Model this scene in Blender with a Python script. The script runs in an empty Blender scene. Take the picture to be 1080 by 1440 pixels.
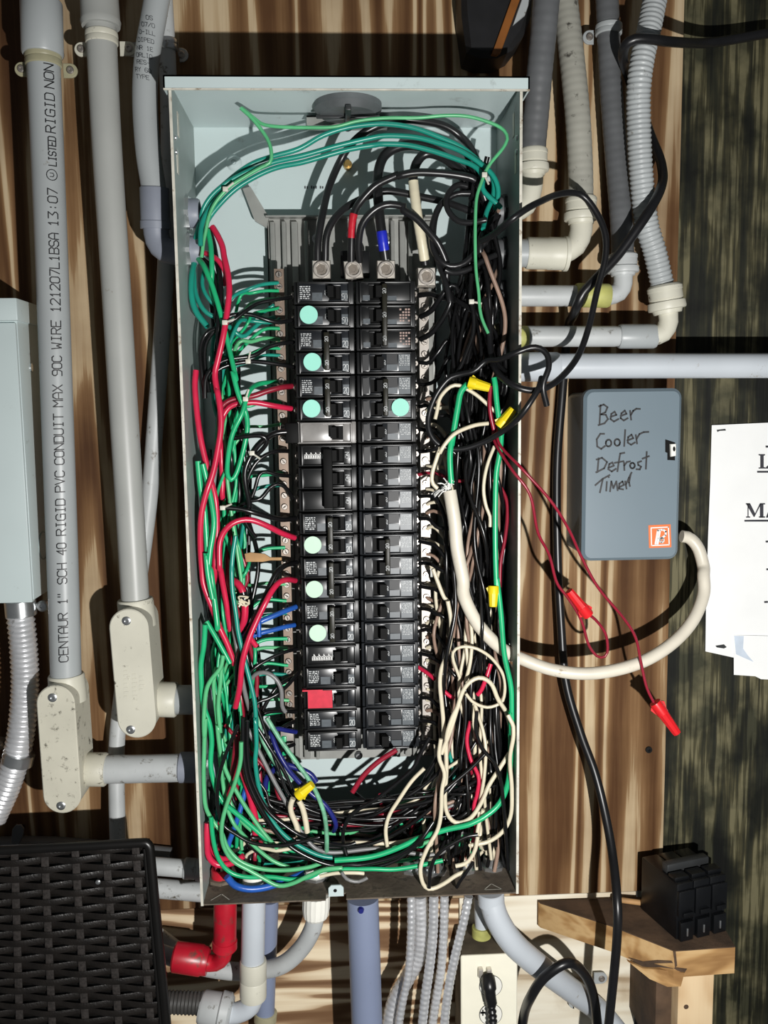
import bpy, bmesh, math, random
from mathutils import Vector, Matrix
random.seed(7)
IN = 0.0254
sc = bpy.context.scene
COL = sc.collection

# ------------------------------------------------------------------ camera, world, light, exposure
F = 1248.75
CM = ((0.99876463, 0.01308338, -0.04793777), (-0.01865147, 0.99288424, -0.1176138), (0.04605787, 0.11836261, 0.99190169))
Z0 = 1.80                                    # height of the top of the panel box
BW, BH, BD = 13.905 * IN, 34.19 * IN, 5.62   # box width, height (m), depth (in)
wv = lambda r: Vector((r[0], r[2], -r[1]))
RT, DN, FW = wv(CM[0]), wv(CM[1]), wv(CM[2])
CAM = Vector((6.48 * IN, -(36.773 + BD) * IN, Z0 - 12.668 * IN))
cam_d = bpy.data.cameras.new('camera'); cam = bpy.data.objects.new('camera', cam_d); COL.objects.link(cam)
cam_d.sensor_fit = 'HORIZONTAL'; cam_d.sensor_width = 36; cam_d.lens = F / 1080 * 36; cam_d.clip_start = 0.01
cam.matrix_world = Matrix(((RT.x, -DN.x, -FW.x, CAM.x), (RT.y, -DN.y, -FW.y, CAM.y), (RT.z, -DN.z, -FW.z, CAM.z), (0, 0, 0, 1)))
sc.camera = cam
w = bpy.data.worlds.new('world'); sc.world = w; w.use_nodes = True
w.node_tree.nodes['Background'].inputs[0].default_value = (0.92, 0.97, 1.0, 1)
w.node_tree.nodes['Background'].inputs[1].default_value = 0.05
ld = bpy.data.lights.new('hand_torch', 'POINT'); lo = bpy.data.objects.new('hand_torch', ld); COL.objects.link(lo)
lo.location = CAM + Vector((9.0 * IN, 0.0, -11.0 * IN))
ld.energy = 37; ld.shadow_soft_size = 0.008; ld.color = (1.0, 0.985, 0.96)
vs = sc.view_settings
vs.view_transform = 'Standard'; vs.look = 'None'; vs.gamma = 1; vs.use_curve_mapping = False; vs.exposure = 0.5


def P(px, py, h):
    """pixel of the 1080x1440 frame -> point h inches in front of the wall plane"""
    d = RT * ((px - 540) / F) + DN * ((py - 720) / F) + FW
    return CAM + d * ((-h * IN - CAM.y) / d.y)


def PX(n, h): return n * (42.39 - h) * IN / F      # n pixels at height h, in metres


CROP = {'A': (220, 80, 3), 'B': (480, 80, 3.857), 'L1': (230, 280, 5.145), 'L2': (240, 520, 5.142), 'L3': (240, 760, 5.142),
        'L4': (250, 1000, 4.32), 'R5': (480, 1000, 3.857), 'R1': (570, 360, 5.142), 'R2': (570, 600, 5.537), 'R3': (570, 800, 5.537),
        'RX': (680, 200, 2.7), 'RT': (640, 0, 3.375), 'BL': (220, 1200, 3.857), 'BM': (460, 1200, 3.6), 'BR': (700, 1150, 2.842),
        'T': (760, 520, 3.375), 'S': (700, 780, 2.842), 'LA': (0, 360, 3.6), 'LB': (0, 720, 3.131), 'LC': (0, 1140, 3.6), 'LT': (0, 0, 3), 'I': (0, 0, 1)}


def C(c, *pts):
    ox, oy, s = CROP[c]
    return [(ox + p[0] / s, oy + p[1] / s) + tuple(p[2:]) for p in pts]


def fillh(pts, h0, h1=None):
    """give heights to points that have none (linear h0..h1)"""
    h1 = h0 if h1 is None else h1
    n = max(1, len(pts) - 1)
    return [p if len(p) == 3 else (p[0], p[1], h0 + (h1 - h0) * i / n) for i, p in enumerate(pts)]


# ------------------------------------------------------------------ materials
MATS = {}


def nodes(name):
    m = bpy.data.materials.new(name); m.use_nodes = True
    nt = m.node_tree
    return m, nt, nt.nodes['Principled BSDF']


def mat(name, col, rough=0.5, metal=0.0, var=0.15, vscale=40.0, dirt=None, dirt_amt=0.0, dscale=25.0, bump=0.0, bscale=200.0, spec=0.5):
    m, nt, b = nodes(name); N = nt.nodes.new; L = nt.links.new
    tc = N('ShaderNodeTexCoord')
    n1 = N('ShaderNodeTexNoise'); n1.inputs['Scale'].default_value = vscale; n1.inputs['Detail'].default_value = 4
    L(tc.outputs['Object'], n1.inputs['Vector'])
    r = N('ShaderNodeValToRGB')
    r.color_ramp.elements[0].position = 0.3; r.color_ramp.elements[1].position = 0.7
    r.color_ramp.elements[0].color = tuple(max(0, c * (1 - var)) for c in col) + (1,)
    r.color_ramp.elements[1].color = tuple(min(1, c * (1 + var)) for c in col) + (1,)
    L(n1.outputs['Fac'], r.inputs['Fac'])
    out = r.outputs['Color']
    if dirt:
        n2 = N('ShaderNodeTexNoise'); n2.inputs['Scale'].default_value = dscale; n2.inputs['Detail'].default_value = 8; n2.inputs['Roughness'].default_value = 0.7
        L(tc.outputs['Object'], n2.inputs['Vector'])
        r2 = N('ShaderNodeValToRGB'); r2.color_ramp.elements[0].position = 0.62 - dirt_amt; r2.color_ramp.elements[1].position = 0.7 - dirt_amt * 0.5
        L(n2.outputs['Fac'], r2.inputs['Fac'])
        mx = N('ShaderNodeMixRGB'); mx.inputs[2].default_value = tuple(dirt) + (1,)
        L(r2.outputs['Color'], mx.inputs[0]); L(out, mx.inputs[1]); out = mx.outputs[0]
    L(out, b.inputs['Base Color'])
    b.inputs['Roughness'].default_value = rough; b.inputs['Metallic'].default_value = metal
    b.inputs['Specular IOR Level'].default_value = spec
    if bump:
        n3 = N('ShaderNodeTexNoise'); n3.inputs['Scale'].default_value = bscale; n3.inputs['Detail'].default_value = 3
        L(tc.outputs['Object'], n3.inputs['Vector'])
        bp = N('ShaderNodeBump'); bp.inputs['Strength'].default_value = bump; bp.inputs['Distance'].default_value = 0.001
        L(n3.outputs['Fac'], bp.inputs['Height']); L(bp.outputs[0], b.inputs['Normal'])
    MATS[name] = m
    return m


def wood(name, stops, along='z', cross=5.0, length=0.45, bands=34.0, fibre=0.35, seed=0.0, blotch=None, rough=0.7, det=3.2):
    """plywood flame grain: contour bands of a stretched noise field"""
    m, nt, b = nodes(name); N = nt.nodes.new; L = nt.links.new
    tc = N('ShaderNodeTexCoord')
    mp = N('ShaderNodeMapping'); mp.inputs['Location'].default_value = (seed, seed * .7, seed * 1.3)
    mp.inputs['Scale'].default_value = (cross, cross, length) if along == 'z' else (length, cross, cross)
    L(tc.outputs['Object'], mp.inputs['Vector'])
    n = N('ShaderNodeTexNoise'); n.inputs['Scale'].default_value = 1.0; n.inputs['Detail'].default_value = det; n.inputs['Roughness'].default_value = 0.5; n.inputs['Distortion'].default_value = 0.25
    L(mp.outputs[0], n.inputs['Vector'])
    mu = N('ShaderNodeMath'); mu.operation = 'MULTIPLY'; mu.inputs[1].default_value = bands
    L(n.outputs['Fac'], mu.inputs[0])
    si = N('ShaderNodeMath'); si.operation = 'SINE'; L(mu.outputs[0], si.inputs[0])
    ma = N('ShaderNodeMath'); ma.operation = 'MULTIPLY_ADD'; ma.inputs[1].default_value = 0.5; ma.inputs[2].default_value = 0.5
    L(si.outputs[0], ma.inputs[0])
    mp2 = N('ShaderNodeMapping')
    mp2.inputs['Scale'].default_value = (260, 260, 9) if along == 'z' else (9, 260, 260)
    L(tc.outputs['Object'], mp2.inputs['Vector'])
    n2 = N('ShaderNodeTexNoise'); n2.inputs['Scale'].default_value = 1.0; n2.inputs['Detail'].default_value = 3
    L(mp2.outputs[0], n2.inputs['Vector'])
    ad = N('ShaderNodeMath'); ad.operation = 'MULTIPLY_ADD'; ad.inputs[1].default_value = fibre
    su = N('ShaderNodeMath'); su.operation = 'SUBTRACT'; su.inputs[1].default_value = 0.5
    L(n2.outputs['Fac'], su.inputs[0]); L(su.outputs[0], ad.inputs[0]); L(ma.outputs[0], ad.inputs[2])
    r = N('ShaderNodeValToRGB'); cr = r.color_ramp
    while len(cr.elements) < len(stops): cr.elements.new(0.5)
    for e, (p, c) in zip(cr.elements, stops): e.position = p; e.color = tuple(c) + (1,)
    L(ad.outputs[0], r.inputs['Fac'])
    out = r.outputs['Color']
    if blotch:
        bc, bs, lo_, hi_ = blotch
        n3 = N('ShaderNodeTexNoise'); n3.inputs['Scale'].default_value = bs; n3.inputs['Detail'].default_value = 5
        L(tc.outputs['Object'], n3.inputs['Vector'])
        r3 = N('ShaderNodeValToRGB'); r3.color_ramp.elements[0].position = lo_; r3.color_ramp.elements[1].position = hi_
        L(n3.outputs['Fac'], r3.inputs['Fac'])
        mx = N('ShaderNodeMixRGB'); mx.blend_type = 'MULTIPLY'; mx.inputs[2].default_value = tuple(bc) + (1,)
        L(r3.outputs['Color'], mx.inputs[0]); L(out, mx.inputs[1]); out = mx.outputs[0]
    L(out, b.inputs['Base Color']); b.inputs['Roughness'].default_value = rough; b.inputs['Specular IOR Level'].default_value = 0.25
    bp = N('ShaderNodeBump'); bp.inputs['Strength'].default_value = 0.25; bp.inputs['Distance'].default_value = 0.0015
    L(ad.outputs[0], bp.inputs['Height']); L(bp.outputs[0], b.inputs['Normal'])
    MATS[name] = m
    return m


wood('ply', [(0.0, (0.105, 0.048, 0.019)), (0.35, (0.18, 0.094, 0.040)), (0.62, (0.245, 0.138, 0.063)), (0.74, (0.32, 0.20, 0.10)), (0.82, (0.50, 0.37, 0.22)), (1.0, (0.60, 0.47, 0.30))], cross=9.5, length=0.5, bands=60, seed=5.3, fibre=0.65, det=2.3, blotch=((0.42, 0.35, 0.30), 4.0, 0.44, 0.70))
wood('ply_low', [(0.0, (0.17, 0.09, 0.043)), (0.48, (0.30, 0.185, 0.10)), (0.60, (0.58, 0.43, 0.27)), (1.0, (0.82, 0.70, 0.50))], along='x', cross=15, length=1.5, bands=58, seed=7.7, det=2.3, blotch=((0.72, 0.66, 0.58), 6.0, 0.5, 0.8))
wood('ply_pale', [(0.0, (0.46, 0.36, 0.24)), (0.25, (0.68, 0.59, 0.44)), (1.0, (0.86, 0.81, 0.67))], along='x', cross=16, length=2.0, bands=20, seed=1.7, blotch=((0.5, 0.4, 0.3), 12.0, 0.56, 0.8))
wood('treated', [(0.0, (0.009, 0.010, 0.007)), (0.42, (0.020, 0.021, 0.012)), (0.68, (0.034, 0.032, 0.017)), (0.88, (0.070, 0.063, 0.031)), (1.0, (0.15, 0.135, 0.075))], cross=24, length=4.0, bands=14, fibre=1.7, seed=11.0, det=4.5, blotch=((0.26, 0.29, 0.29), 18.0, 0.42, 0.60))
wood('lumber', [(0.0, (0.30, 0.16, 0.06)), (0.5, (0.46, 0.27, 0.11)), (1.0, (0.60, 0.40, 0.19))], along='x', cross=22, length=6, bands=22, seed=5.0)
wood('lumber_end', [(0.0, (0.42, 0.26, 0.12)), (0.5, (0.62, 0.44, 0.25)), (1.0, (0.72, 0.55, 0.34))], along='z', cross=12, length=5, bands=16, seed=9.0)
mat('shelf_top', (0.085, 0.05, 0.028), 0.85, var=0.45, vscale=30, bump=0.4)
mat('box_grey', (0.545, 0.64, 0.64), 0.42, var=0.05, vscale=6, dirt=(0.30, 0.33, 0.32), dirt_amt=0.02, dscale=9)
mat('box_side', (0.29, 0.345, 0.33), 0.45, var=0.12, vscale=12, dirt=(0.16, 0.17, 0.16), dirt_amt=0.05, dscale=14)  # same box paint, darkened so the colour carries the side walls' shade
mat('box_edge', (0.62, 0.60, 0.52), 0.5, var=0.2, vscale=60, dirt=(0.2, 0.13, 0.07), dirt_amt=0.06, dscale=70)
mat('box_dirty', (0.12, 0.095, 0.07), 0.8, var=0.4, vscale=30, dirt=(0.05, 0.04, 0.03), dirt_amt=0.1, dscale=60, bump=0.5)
mat('galv', (0.33, 0.335, 0.315), 0.45, 0.25, var=0.12, vscale=40)
mat('zinc', (0.62, 0.64, 0.65), 0.28, 0.9, var=0.12, vscale=50, dirt=(0.2, 0.2, 0.19), dirt_amt=0.0, dscale=60)
mat('armour', (0.80, 0.81, 0.83), 0.34, 0.6, var=0.1, vscale=80, dirt=(0.25, 0.24, 0.22), dirt_amt=0.0, dscale=40)
mat('alu', (0.62, 0.58, 0.52), 0.4, 0.7, var=0.15, vscale=80)
mat('lug_screw', (0.30, 0.26, 0.22), 0.4, 0.8)
mat('bar_brown', (0.24, 0.18, 0.14), 0.45, 0.5, var=0.2)
mat('bar_silver', (0.42, 0.385, 0.35), 0.45, 0.35, var=0.15)
mat('screw', (0.45, 0.41, 0.37), 0.35, 0.8)
mat('dark_steel', (0.055, 0.058, 0.06), 0.4, 0.5)
mat('hub_grey', (0.11, 0.12, 0.125), 0.5, 0.1, var=0.2)
mat('pvc', (0.37, 0.395, 0.40), 0.38, var=0.05, vscale=14, dirt=(0.2, 0.18, 0.15), dirt_amt=-0.03, dscale=45)
mat('pvc_warm', (0.39, 0.40, 0.38), 0.4, var=0.07, vscale=12, dirt=(0.22, 0.19, 0.15), dirt_amt=-0.03, dscale=45)
mat('pvc_dirty', (0.46, 0.48, 0.48), 0.45, var=0.12, vscale=20, dirt=(0.10, 0.085, 0.06), dirt_amt=0.03, dscale=70)
mat('pvc_bright', (0.52, 0.56, 0.60), 0.38, var=0.05, vscale=14, dirt=(0.3, 0.27, 0.22), dirt_amt=-0.02, dscale=45)
mat('pvc_blue', (0.215, 0.255, 0.37), 0.42, var=0.06, vscale=10, dirt=(0.12, 0.11, 0.12), dirt_amt=-0.04)
mat('pvc_slate', (0.23, 0.25, 0.30), 0.45, var=0.06)
mat('cream', (0.60, 0.585, 0.49), 0.45, var=0.07, vscale=20, dirt=(0.09, 0.075, 0.055), dirt_amt=0.0, dscale=85)
mat('cream_dirty', (0.58, 0.56, 0.46), 0.5, var=0.08, vscale=20, dirt=(0.08, 0.07, 0.05), dirt_amt=0.055, dscale=95)
mat('olive', (0.36, 0.34, 0.22), 0.45, var=0.2, vscale=30)
mat('primer', (0.42, 0.42, 0.13), 0.5, var=0.3, vscale=40)
mat('flex_dark', (0.115, 0.12, 0.125), 0.45, var=0.15, vscale=30)
mat('flex_beige', (0.34, 0.335, 0.29), 0.5, var=0.1, vscale=20, dirt=(0.06, 0.055, 0.045), dirt_amt=0.04, dscale=75)
mat('flex_light', (0.40, 0.425, 0.43), 0.4, var=0.08, vscale=20, dirt=(0.15, 0.14, 0.12), dirt_amt=0.0, dscale=60)
mat('flex_black', (0.05, 0.048, 0.045), 0.5, var=0.3)
mat('red_pvc', (0.46, 0.010, 0.025), 0.35, var=0.25, vscale=25, dirt=(0.14, 0.05, 0.04), dirt_amt=0.08, dscale=60)
mat('sw_box', (0.50, 0.58, 0.58), 0.4, var=0.04, vscale=8, dirt=(0.3, 0.33, 0.31), dirt_amt=-0.02, dscale=50)
mat('timer', (0.15, 0.20, 0.235), 0.42, var=0.04, vscale=8)
mat('marker', (0.008, 0.008, 0.01), 0.5)
mat('print_grey', (0.05, 0.055, 0.06), 0.6)
mat('orange', (0.80, 0.17, 0.035), 0.5, var=0.05)
mat('white_print', (0.8, 0.8, 0.78), 0.5, var=0.03)
mat('paper', (0.93, 0.94, 0.93), 0.7, var=0.03, vscale=18, dirt=(0.80, 0.78, 0.68), dirt_amt=-0.02, dscale=14)
mat('tape_clear', (0.62, 0.70, 0.80), 0.15, var=0.15, vscale=30)
mat('ink', (0.035, 0.035, 0.045), 0.7)
mat('brk', (0.008, 0.0085, 0.009), 0.33, var=0.2, vscale=60)
mat('brk_blue', (0.013, 0.015, 0.018), 0.30, var=0.2, vscale=60)
mat('brk_glossy', (0.26, 0.25, 0.24), 0.3, var=0.15, vscale=60)  # lamp reflection on the plain breaker painted into its base grey
mat('brk_deep', (0.003, 0.003, 0.003), 0.62, spec=0.15)
mat('brk_tie', (0.016, 0.015, 0.009), 0.42, spec=0.35)
mat('brk_label', (0.085, 0.10, 0.112), 0.4, var=0.15, vscale=200)
mat('brk_label_dark', (0.007, 0.008, 0.010), 0.5, var=0.15, vscale=200)
mat('brk_print', (0.50, 0.52, 0.52), 0.5)
mat('brk_pink', (0.42, 0.30, 0.26), 0.5)
mat('brk_red', (0.62, 0.02, 0.05), 0.4, var=0.12, vscale=150)
mat('mint', (0.33, 0.78, 0.64), 0.55, var=0.04)
mat('mint_pale', (0.55, 0.78, 0.60), 0.55, var=0.05)
mat('w_black', (0.006, 0.006, 0.0065), 0.25, var=0.2)
mat('w_feeder', (0.013, 0.013, 0.014), 0.3, var=0.2)
mat('w_teal', (0.012, 0.27, 0.20), 0.3, var=0.1)
mat('w_green', (0.015, 0.42, 0.17), 0.3, var=0.12)
mat('w_pale_green', (0.10, 0.46, 0.20), 0.32, var=0.12)
mat('w_striped', (0.16, 0.42, 0.26), 0.35, var=0.3, vscale=120)
mat('w_red', (0.60, 0.018, 0.065), 0.3, var=0.1)
mat('w_dark_red', (0.27, 0.012, 0.03), 0.32, var=0.15)
mat('w_white', (0.70, 0.63, 0.47), 0.35, var=0.08)
mat('w_brown', (0.30, 0.20, 0.15), 0.4, var=0.2)
mat('w_blue', (0.02, 0.10, 0.42), 0.32, var=0.15)
mat('w_navy', (0.015, 0.02, 0.16), 0.32, var=0.15)
mat('w_grey', (0.20, 0.20, 0.20), 0.35, var=0.15)
mat('nm_white', (0.72, 0.67, 0.56), 0.4, var=0.06, dirt=(0.4, 0.33, 0.24), dirt_amt=-0.02, dscale=50)
mat('tape_white', (0.74, 0.68, 0.50), 0.4, var=0.06)
mat('tape_red', (0.50, 0.015, 0.03), 0.3, var=0.2)
mat('tape_blue', (0.015, 0.025, 0.45), 0.3, var=0.2)
mat('nut_yellow', (0.80, 0.62, 0.01), 0.4, var=0.06)
mat('nut_red', (0.68, 0.015, 0.02), 0.35, var=0.06)
mat('tie_white', (0.62, 0.60, 0.52), 0.45)
mat('copper', (0.55, 0.26, 0.13), 0.3, 0.9)
mat('wicker', (0.009, 0.0072, 0.006), 0.38, var=0.35, vscale=60, bump=0.4, bscale=400)
mat('wicker_stake', (0.030, 0.026, 0.024), 0.4, var=0.4, vscale=300, bump=0.4, bscale=400)
mat('wicker_frame', (0.005, 0.0045, 0.004), 0.35)
mat('cover_cream', (0.90, 0.87, 0.72), 0.4, var=0.03)
mat('outlet_white', (0.86, 0.85, 0.78), 0.4, var=0.03)
mat('outlet_box', (0.075, 0.06, 0.04), 0.7, var=0.4, dirt=(0.3, 0.25, 0.16), dirt_amt=-0.02, dscale=120)
mat('rubber', (0.008, 0.008, 0.009), 0.34, var=0.2)
mat('pouch_black', (0.008, 0.008, 0.009), 0.5, var=0.3)
mat('pouch_brown', (0.22, 0.075, 0.012), 0.5, var=0.2)
mat('loose_brk', (0.004, 0.0045, 0.0055), 0.36, var=0.3)
mat('tag_tan', (0.42, 0.24, 0.10), 0.7, var=0.3)
mat('screw_black', (0.02, 0.02, 0.02), 0.35, 0.6)
mat('brass', (0.45, 0.30, 0.10), 0.35, 0.8)
mat('concrete', (0.25, 0.25, 0.24), 0.9)


# ------------------------------------------------------------------ mesh building
def frames(pts):
    T = []
    for i in range(len(pts)):
        a = pts[max(0, i - 1)]; b = pts[min(len(pts) - 1, i + 1)]
        t = (b - a)
        T.append(t.normalized() if t.length > 1e-9 else (T[-1] if T else Vector((0, 0, 1))))
    up = Vector((0, -1, 0)) if abs(T[0].y) < 0.9 else Vector((1, 0, 0))
    n = (up - T[0] * up.dot(T[0])).normalized()
    out = []
    for t in T:
        n = n - t * n.dot(t)
        n = n.normalized() if n.length > 1e-6 else t.orthogonal().normalized()
        out.append((t, n, t.cross(n)))
    return out


def smooth(pts, step=0.005):
    """Catmull-Rom through pts, resampled evenly-ish"""
    pts = [Vector(p) for p in pts]
    if len(pts) < 3:
        a, b = pts; n = max(1, int((b - a).length / step))
        return [a.lerp(b, i / n) for i in range(n + 1)]
    q = [pts[0] * 2 - pts[1]] + pts + [pts[-1] * 2 - pts[-2]]
    out = []
    for i in range(1, len(q) - 2):
        p0, p1, p2, p3 = q[i - 1:i + 3]
        n = max(2, int((p2 - p1).length / step))
        for k in range(n):
            t = k / n
            out.append(0.5 * ((2 * p1) + (p2 - p0) * t + (2 * p0 - 5 * p1 + 4 * p2 - p3) * t * t + (3 * p1 - p0 - 3 * p2 + p3) * t ** 3))
    out.append(pts[-1])
    return out


class MB:
    def __init__(s): s.v = []; s.f = []

    def add(s, vs, fs):
        o = len(s.v); s.v += [Vector(x) for x in vs]; s.f += [[i + o for i in f] for f in fs]; return s

    def box(s, a, b, bev=0.0):
        x0, y0, z0 = (min(a[i], b[i]) for i in range(3)); x1, y1, z1 = (max(a[i], b[i]) for i in range(3))
        if bev <= 0:
            return s.add([(x0, y0, z0), (x1, y0, z0), (x1, y1, z0), (x0, y1, z0), (x0, y0, z1), (x1, y0, z1), (x1, y1, z1), (x0, y1, z1)],
                         [(0, 3, 2, 1), (4, 5, 6, 7), (0, 1, 5, 4), (1, 2, 6, 5), (2, 3, 7, 6), (3, 0, 4, 7)])
        c = bev
        bm = bmesh.new(); bmesh.ops.create_cube(bm, size=1)
        for v in bm.verts: v.co = Vector(((x0 + x1) / 2 + v.co.x * (x1 - x0), (y0 + y1) / 2 + v.co.y * (y1 - y0), (z0 + z1) / 2 + v.co.z * (z1 - z0)))
        bmesh.ops.bevel(bm, geom=bm.edges[:], offset=c, segments=2, affect='EDGES', profile=0.5)
        return s.frombm(bm)

    def frombm(s, bm):
        bm.verts.index_update()
        s.add([v.co.copy() for v in bm.verts], [[v.index for v in f.verts] for f in bm.faces]); bm.free(); return s

    def prism(s, poly, y0, y1, bev=0.0):
        """poly: (x,z) outline extruded from y0 to y1 (y1 nearer the viewer), optional front bevel"""
        n = len(poly)
        if bev > 0:
            cx = sum(p[0] for p in poly) / n; cz = sum(p[1] for p in poly) / n
            ins = []
            for i in range(n):
                a = Vector(poly[i - 1]); b = Vector(poly[i]); c = Vector(poly[(i + 1) % n])
                e1 = (b - a).normalized(); e2 = (c - b).normalized()
                n1 = Vector((-e1.y, e1.x)); n2 = Vector((-e2.y, e2.x))
                m = (n1 + n2); m = m.normalized() if m.length > 1e-6 else n1
                if m.dot(Vector((cx, cz)) - b) < 0: m = -m
                ins.append(b + m * bev)
            rings = [[(p[0], y0, p[1]) for p in poly], [(p[0], y1 + (bev if y1 < y0 else -bev), p[1]) for p in poly], [(p[0], y1, p[1]) for p in ins]]
        else:
            rings = [[(p[0], y0, p[1]) for p in poly], [(p[0], y1, p[1]) for p in poly]]
        vs = sum(rings, []); fs = [list(range(n))[::-1], list(range((len(rings) - 1) * n, len(rings) * n))]
        for k in range(len(rings) - 1):
            for i in range(n):
                j = (i + 1) % n
                fs.append((k * n + i, k * n + j, (k + 1) * n + j, (k + 1) * n + i))
        return s.add(vs, fs)

    def lathe(s, a, b, prof, n=24, cap=True):
        """prof: (t, r), t in 0..1 along a->b"""
        a = Vector(a); b = Vector(b); ax = (b - a).normalized(); u = ax.orthogonal().normalized(); v = ax.cross(u)
        vs = []; fs = []
        for t, r in prof:
            c = a.lerp(b, t)
            vs += [c + (u * math.cos(2 * math.pi * i / n) + v * math.sin(2 * math.pi * i / n)) * r for i in range(n)]
        for k in range(len(prof) - 1):
            for i in range(n):
                j = (i + 1) % n; fs.append((k * n + i, k * n + j, (k + 1) * n + j, (k + 1) * n + i))
        if cap: fs += [list(range(n))[::-1], list(range((len(prof) - 1) * n, len(prof) * n))]
        return s.add(vs, fs)

    def cyl(s, a, b, r, n=20, bev=0.0):
        if bev:
            L = (Vector(b) - Vector(a)).length; t = min(0.45, bev / L)
            return s.lathe(a, b, [(0, r - bev), (t, r), (1 - t, r), (1, r - bev)], n)
        return s.lathe(a, b, [(0, r), (1, r)], n)

    def tube(s, pts, r, n=8, cap=True, closed=False, flat=None):
        fr = frames(pts); vs = []; fs = []; acc = 0
        for i, p in enumerate(pts):
            if i: acc += (pts[i] - pts[i - 1]).length
            rr = r(acc) if callable(r) else r
            t, u, v = fr[i]
            for k in range(n):
                a = 2 * math.pi * k / n
                cu, cv = math.cos(a), math.sin(a)
                if flat: cu *= flat
                vs.append(p + (u * cu + v * cv) * rr)
        m = len(pts)
        for i in range(m - 1 + (1 if closed else 0)):
            for k in range(n):
                j = (k + 1) % n; i2 = (i + 1) % m
                fs.append((i * n + k, i * n + j, i2 * n + j, i2 * n + k))
        if cap and not closed: fs += [list(range(n))[::-1], list(range((m - 1) * n, m * n))]
        return s.add(vs, fs)

    def ribbon(s, strokes, wd, fn, sub=1):
        """flat pen strokes in a 2-D frame mapped by fn(u,v)->point"""
        for st in strokes:
            for (x0, y0), (x1, y1) in zip(st[:-1], st[1:]):
                d = Vector((x1 - x0, y1 - y0)); l = d.length
                if l < 1e-9: d = Vector((1, 0)); l = 0
                else: d /= l
                nn = Vector((-d.y, d.x)) * wd / 2; a = Vector((x0, y0)) - d * wd * .4; b = Vector((x1, y1)) + d * wd * .4
                k = sub; vs = []; fs = []
                for i in range(k + 1):
                    c = a.lerp(b, i / k); vs += [fn(*(c + nn)), fn(*(c - nn))]
                for i in range(k): fs.append((2 * i, 2 * i + 1, 2 * i + 3, 2 * i + 2))
                s.add(vs, fs)
        return s

    def mesh(s, name, origin=None, smooth_angle=38):
        if origin is not None: s.v = [x - origin for x in s.v]
        me = bpy.data.meshes.new(name); me.from_pydata([tuple(x) for x in s.v], [], s.f)
        bm = bmesh.new(); bm.from_mesh(me); bmesh.ops.recalc_face_normals(bm, faces=bm.faces[:]); bm.to_mesh(me); bm.free()
        me.polygons.foreach_set('use_smooth', [True] * len(me.polygons))
        me.set_sharp_from_angle(angle=math.radians(smooth_angle))
        return me


def link(name, me, m, parent=None, loc=None):
    o = bpy.data.objects.new(name, me); COL.objects.link(o)
    if me is not None and m is not None and not me.materials: me.materials.append(MATS[m])
    if parent is not None: o.parent = parent
    if loc is not None: o.location = loc
    return o


def tag(o, label, cat, group=None):
    o['label'] = label; o['category'] = cat
    if group: o['group'] = group
    return o


def thing(name, label, cat, loc, group=None):
    o = bpy.data.objects.new(name, None); COL.objects.link(o); o.location = loc; o.empty_display_size = 0.02
    return tag(o, label, cat, group)


def wpos(o):
    p = Vector(o.location)
    while o.parent: o = o.parent; p += Vector(o.location)
    return p


def part(name, mb, m, parent, sm=38):
    """mesh given in world coordinates -> child of parent"""
    return link(name, mb.mesh(name, wpos(parent), sm), m, parent, (0, 0, 0))


def solo(name, mb, m, label, cat, group=None, sm=38):
    c = Vector((0, 0, 0)); n = len(mb.v)
    for v in mb.v: c += v
    c /= n
    o = link(name, mb.mesh(name, c, sm), m, None, c)
    return tag(o, label, cat, group)


def struct(name, mb, m):
    o = link(name, mb.mesh(name), m); o['kind'] = 'structure'; return o


def pts3(pts): return [p if isinstance(p, Vector) else P(*p) for p in pts]


def corr(pitch, r, d, sharp=1.0):
    return lambda s: r + d * (0.5 + 0.5 * math.cos(2 * math.pi * s / pitch)) ** sharp


def resample(pts, step):
    out = [pts[0]]; acc = 0.0
    for a, b in zip(pts[:-1], pts[1:]):
        L = (b - a).length; d = step - acc
        while d <= L:
            out.append(a.lerp(b, d / L)); d += step
        acc = L - (d - step)
    out.append(pts[-1])
    return out


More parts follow.
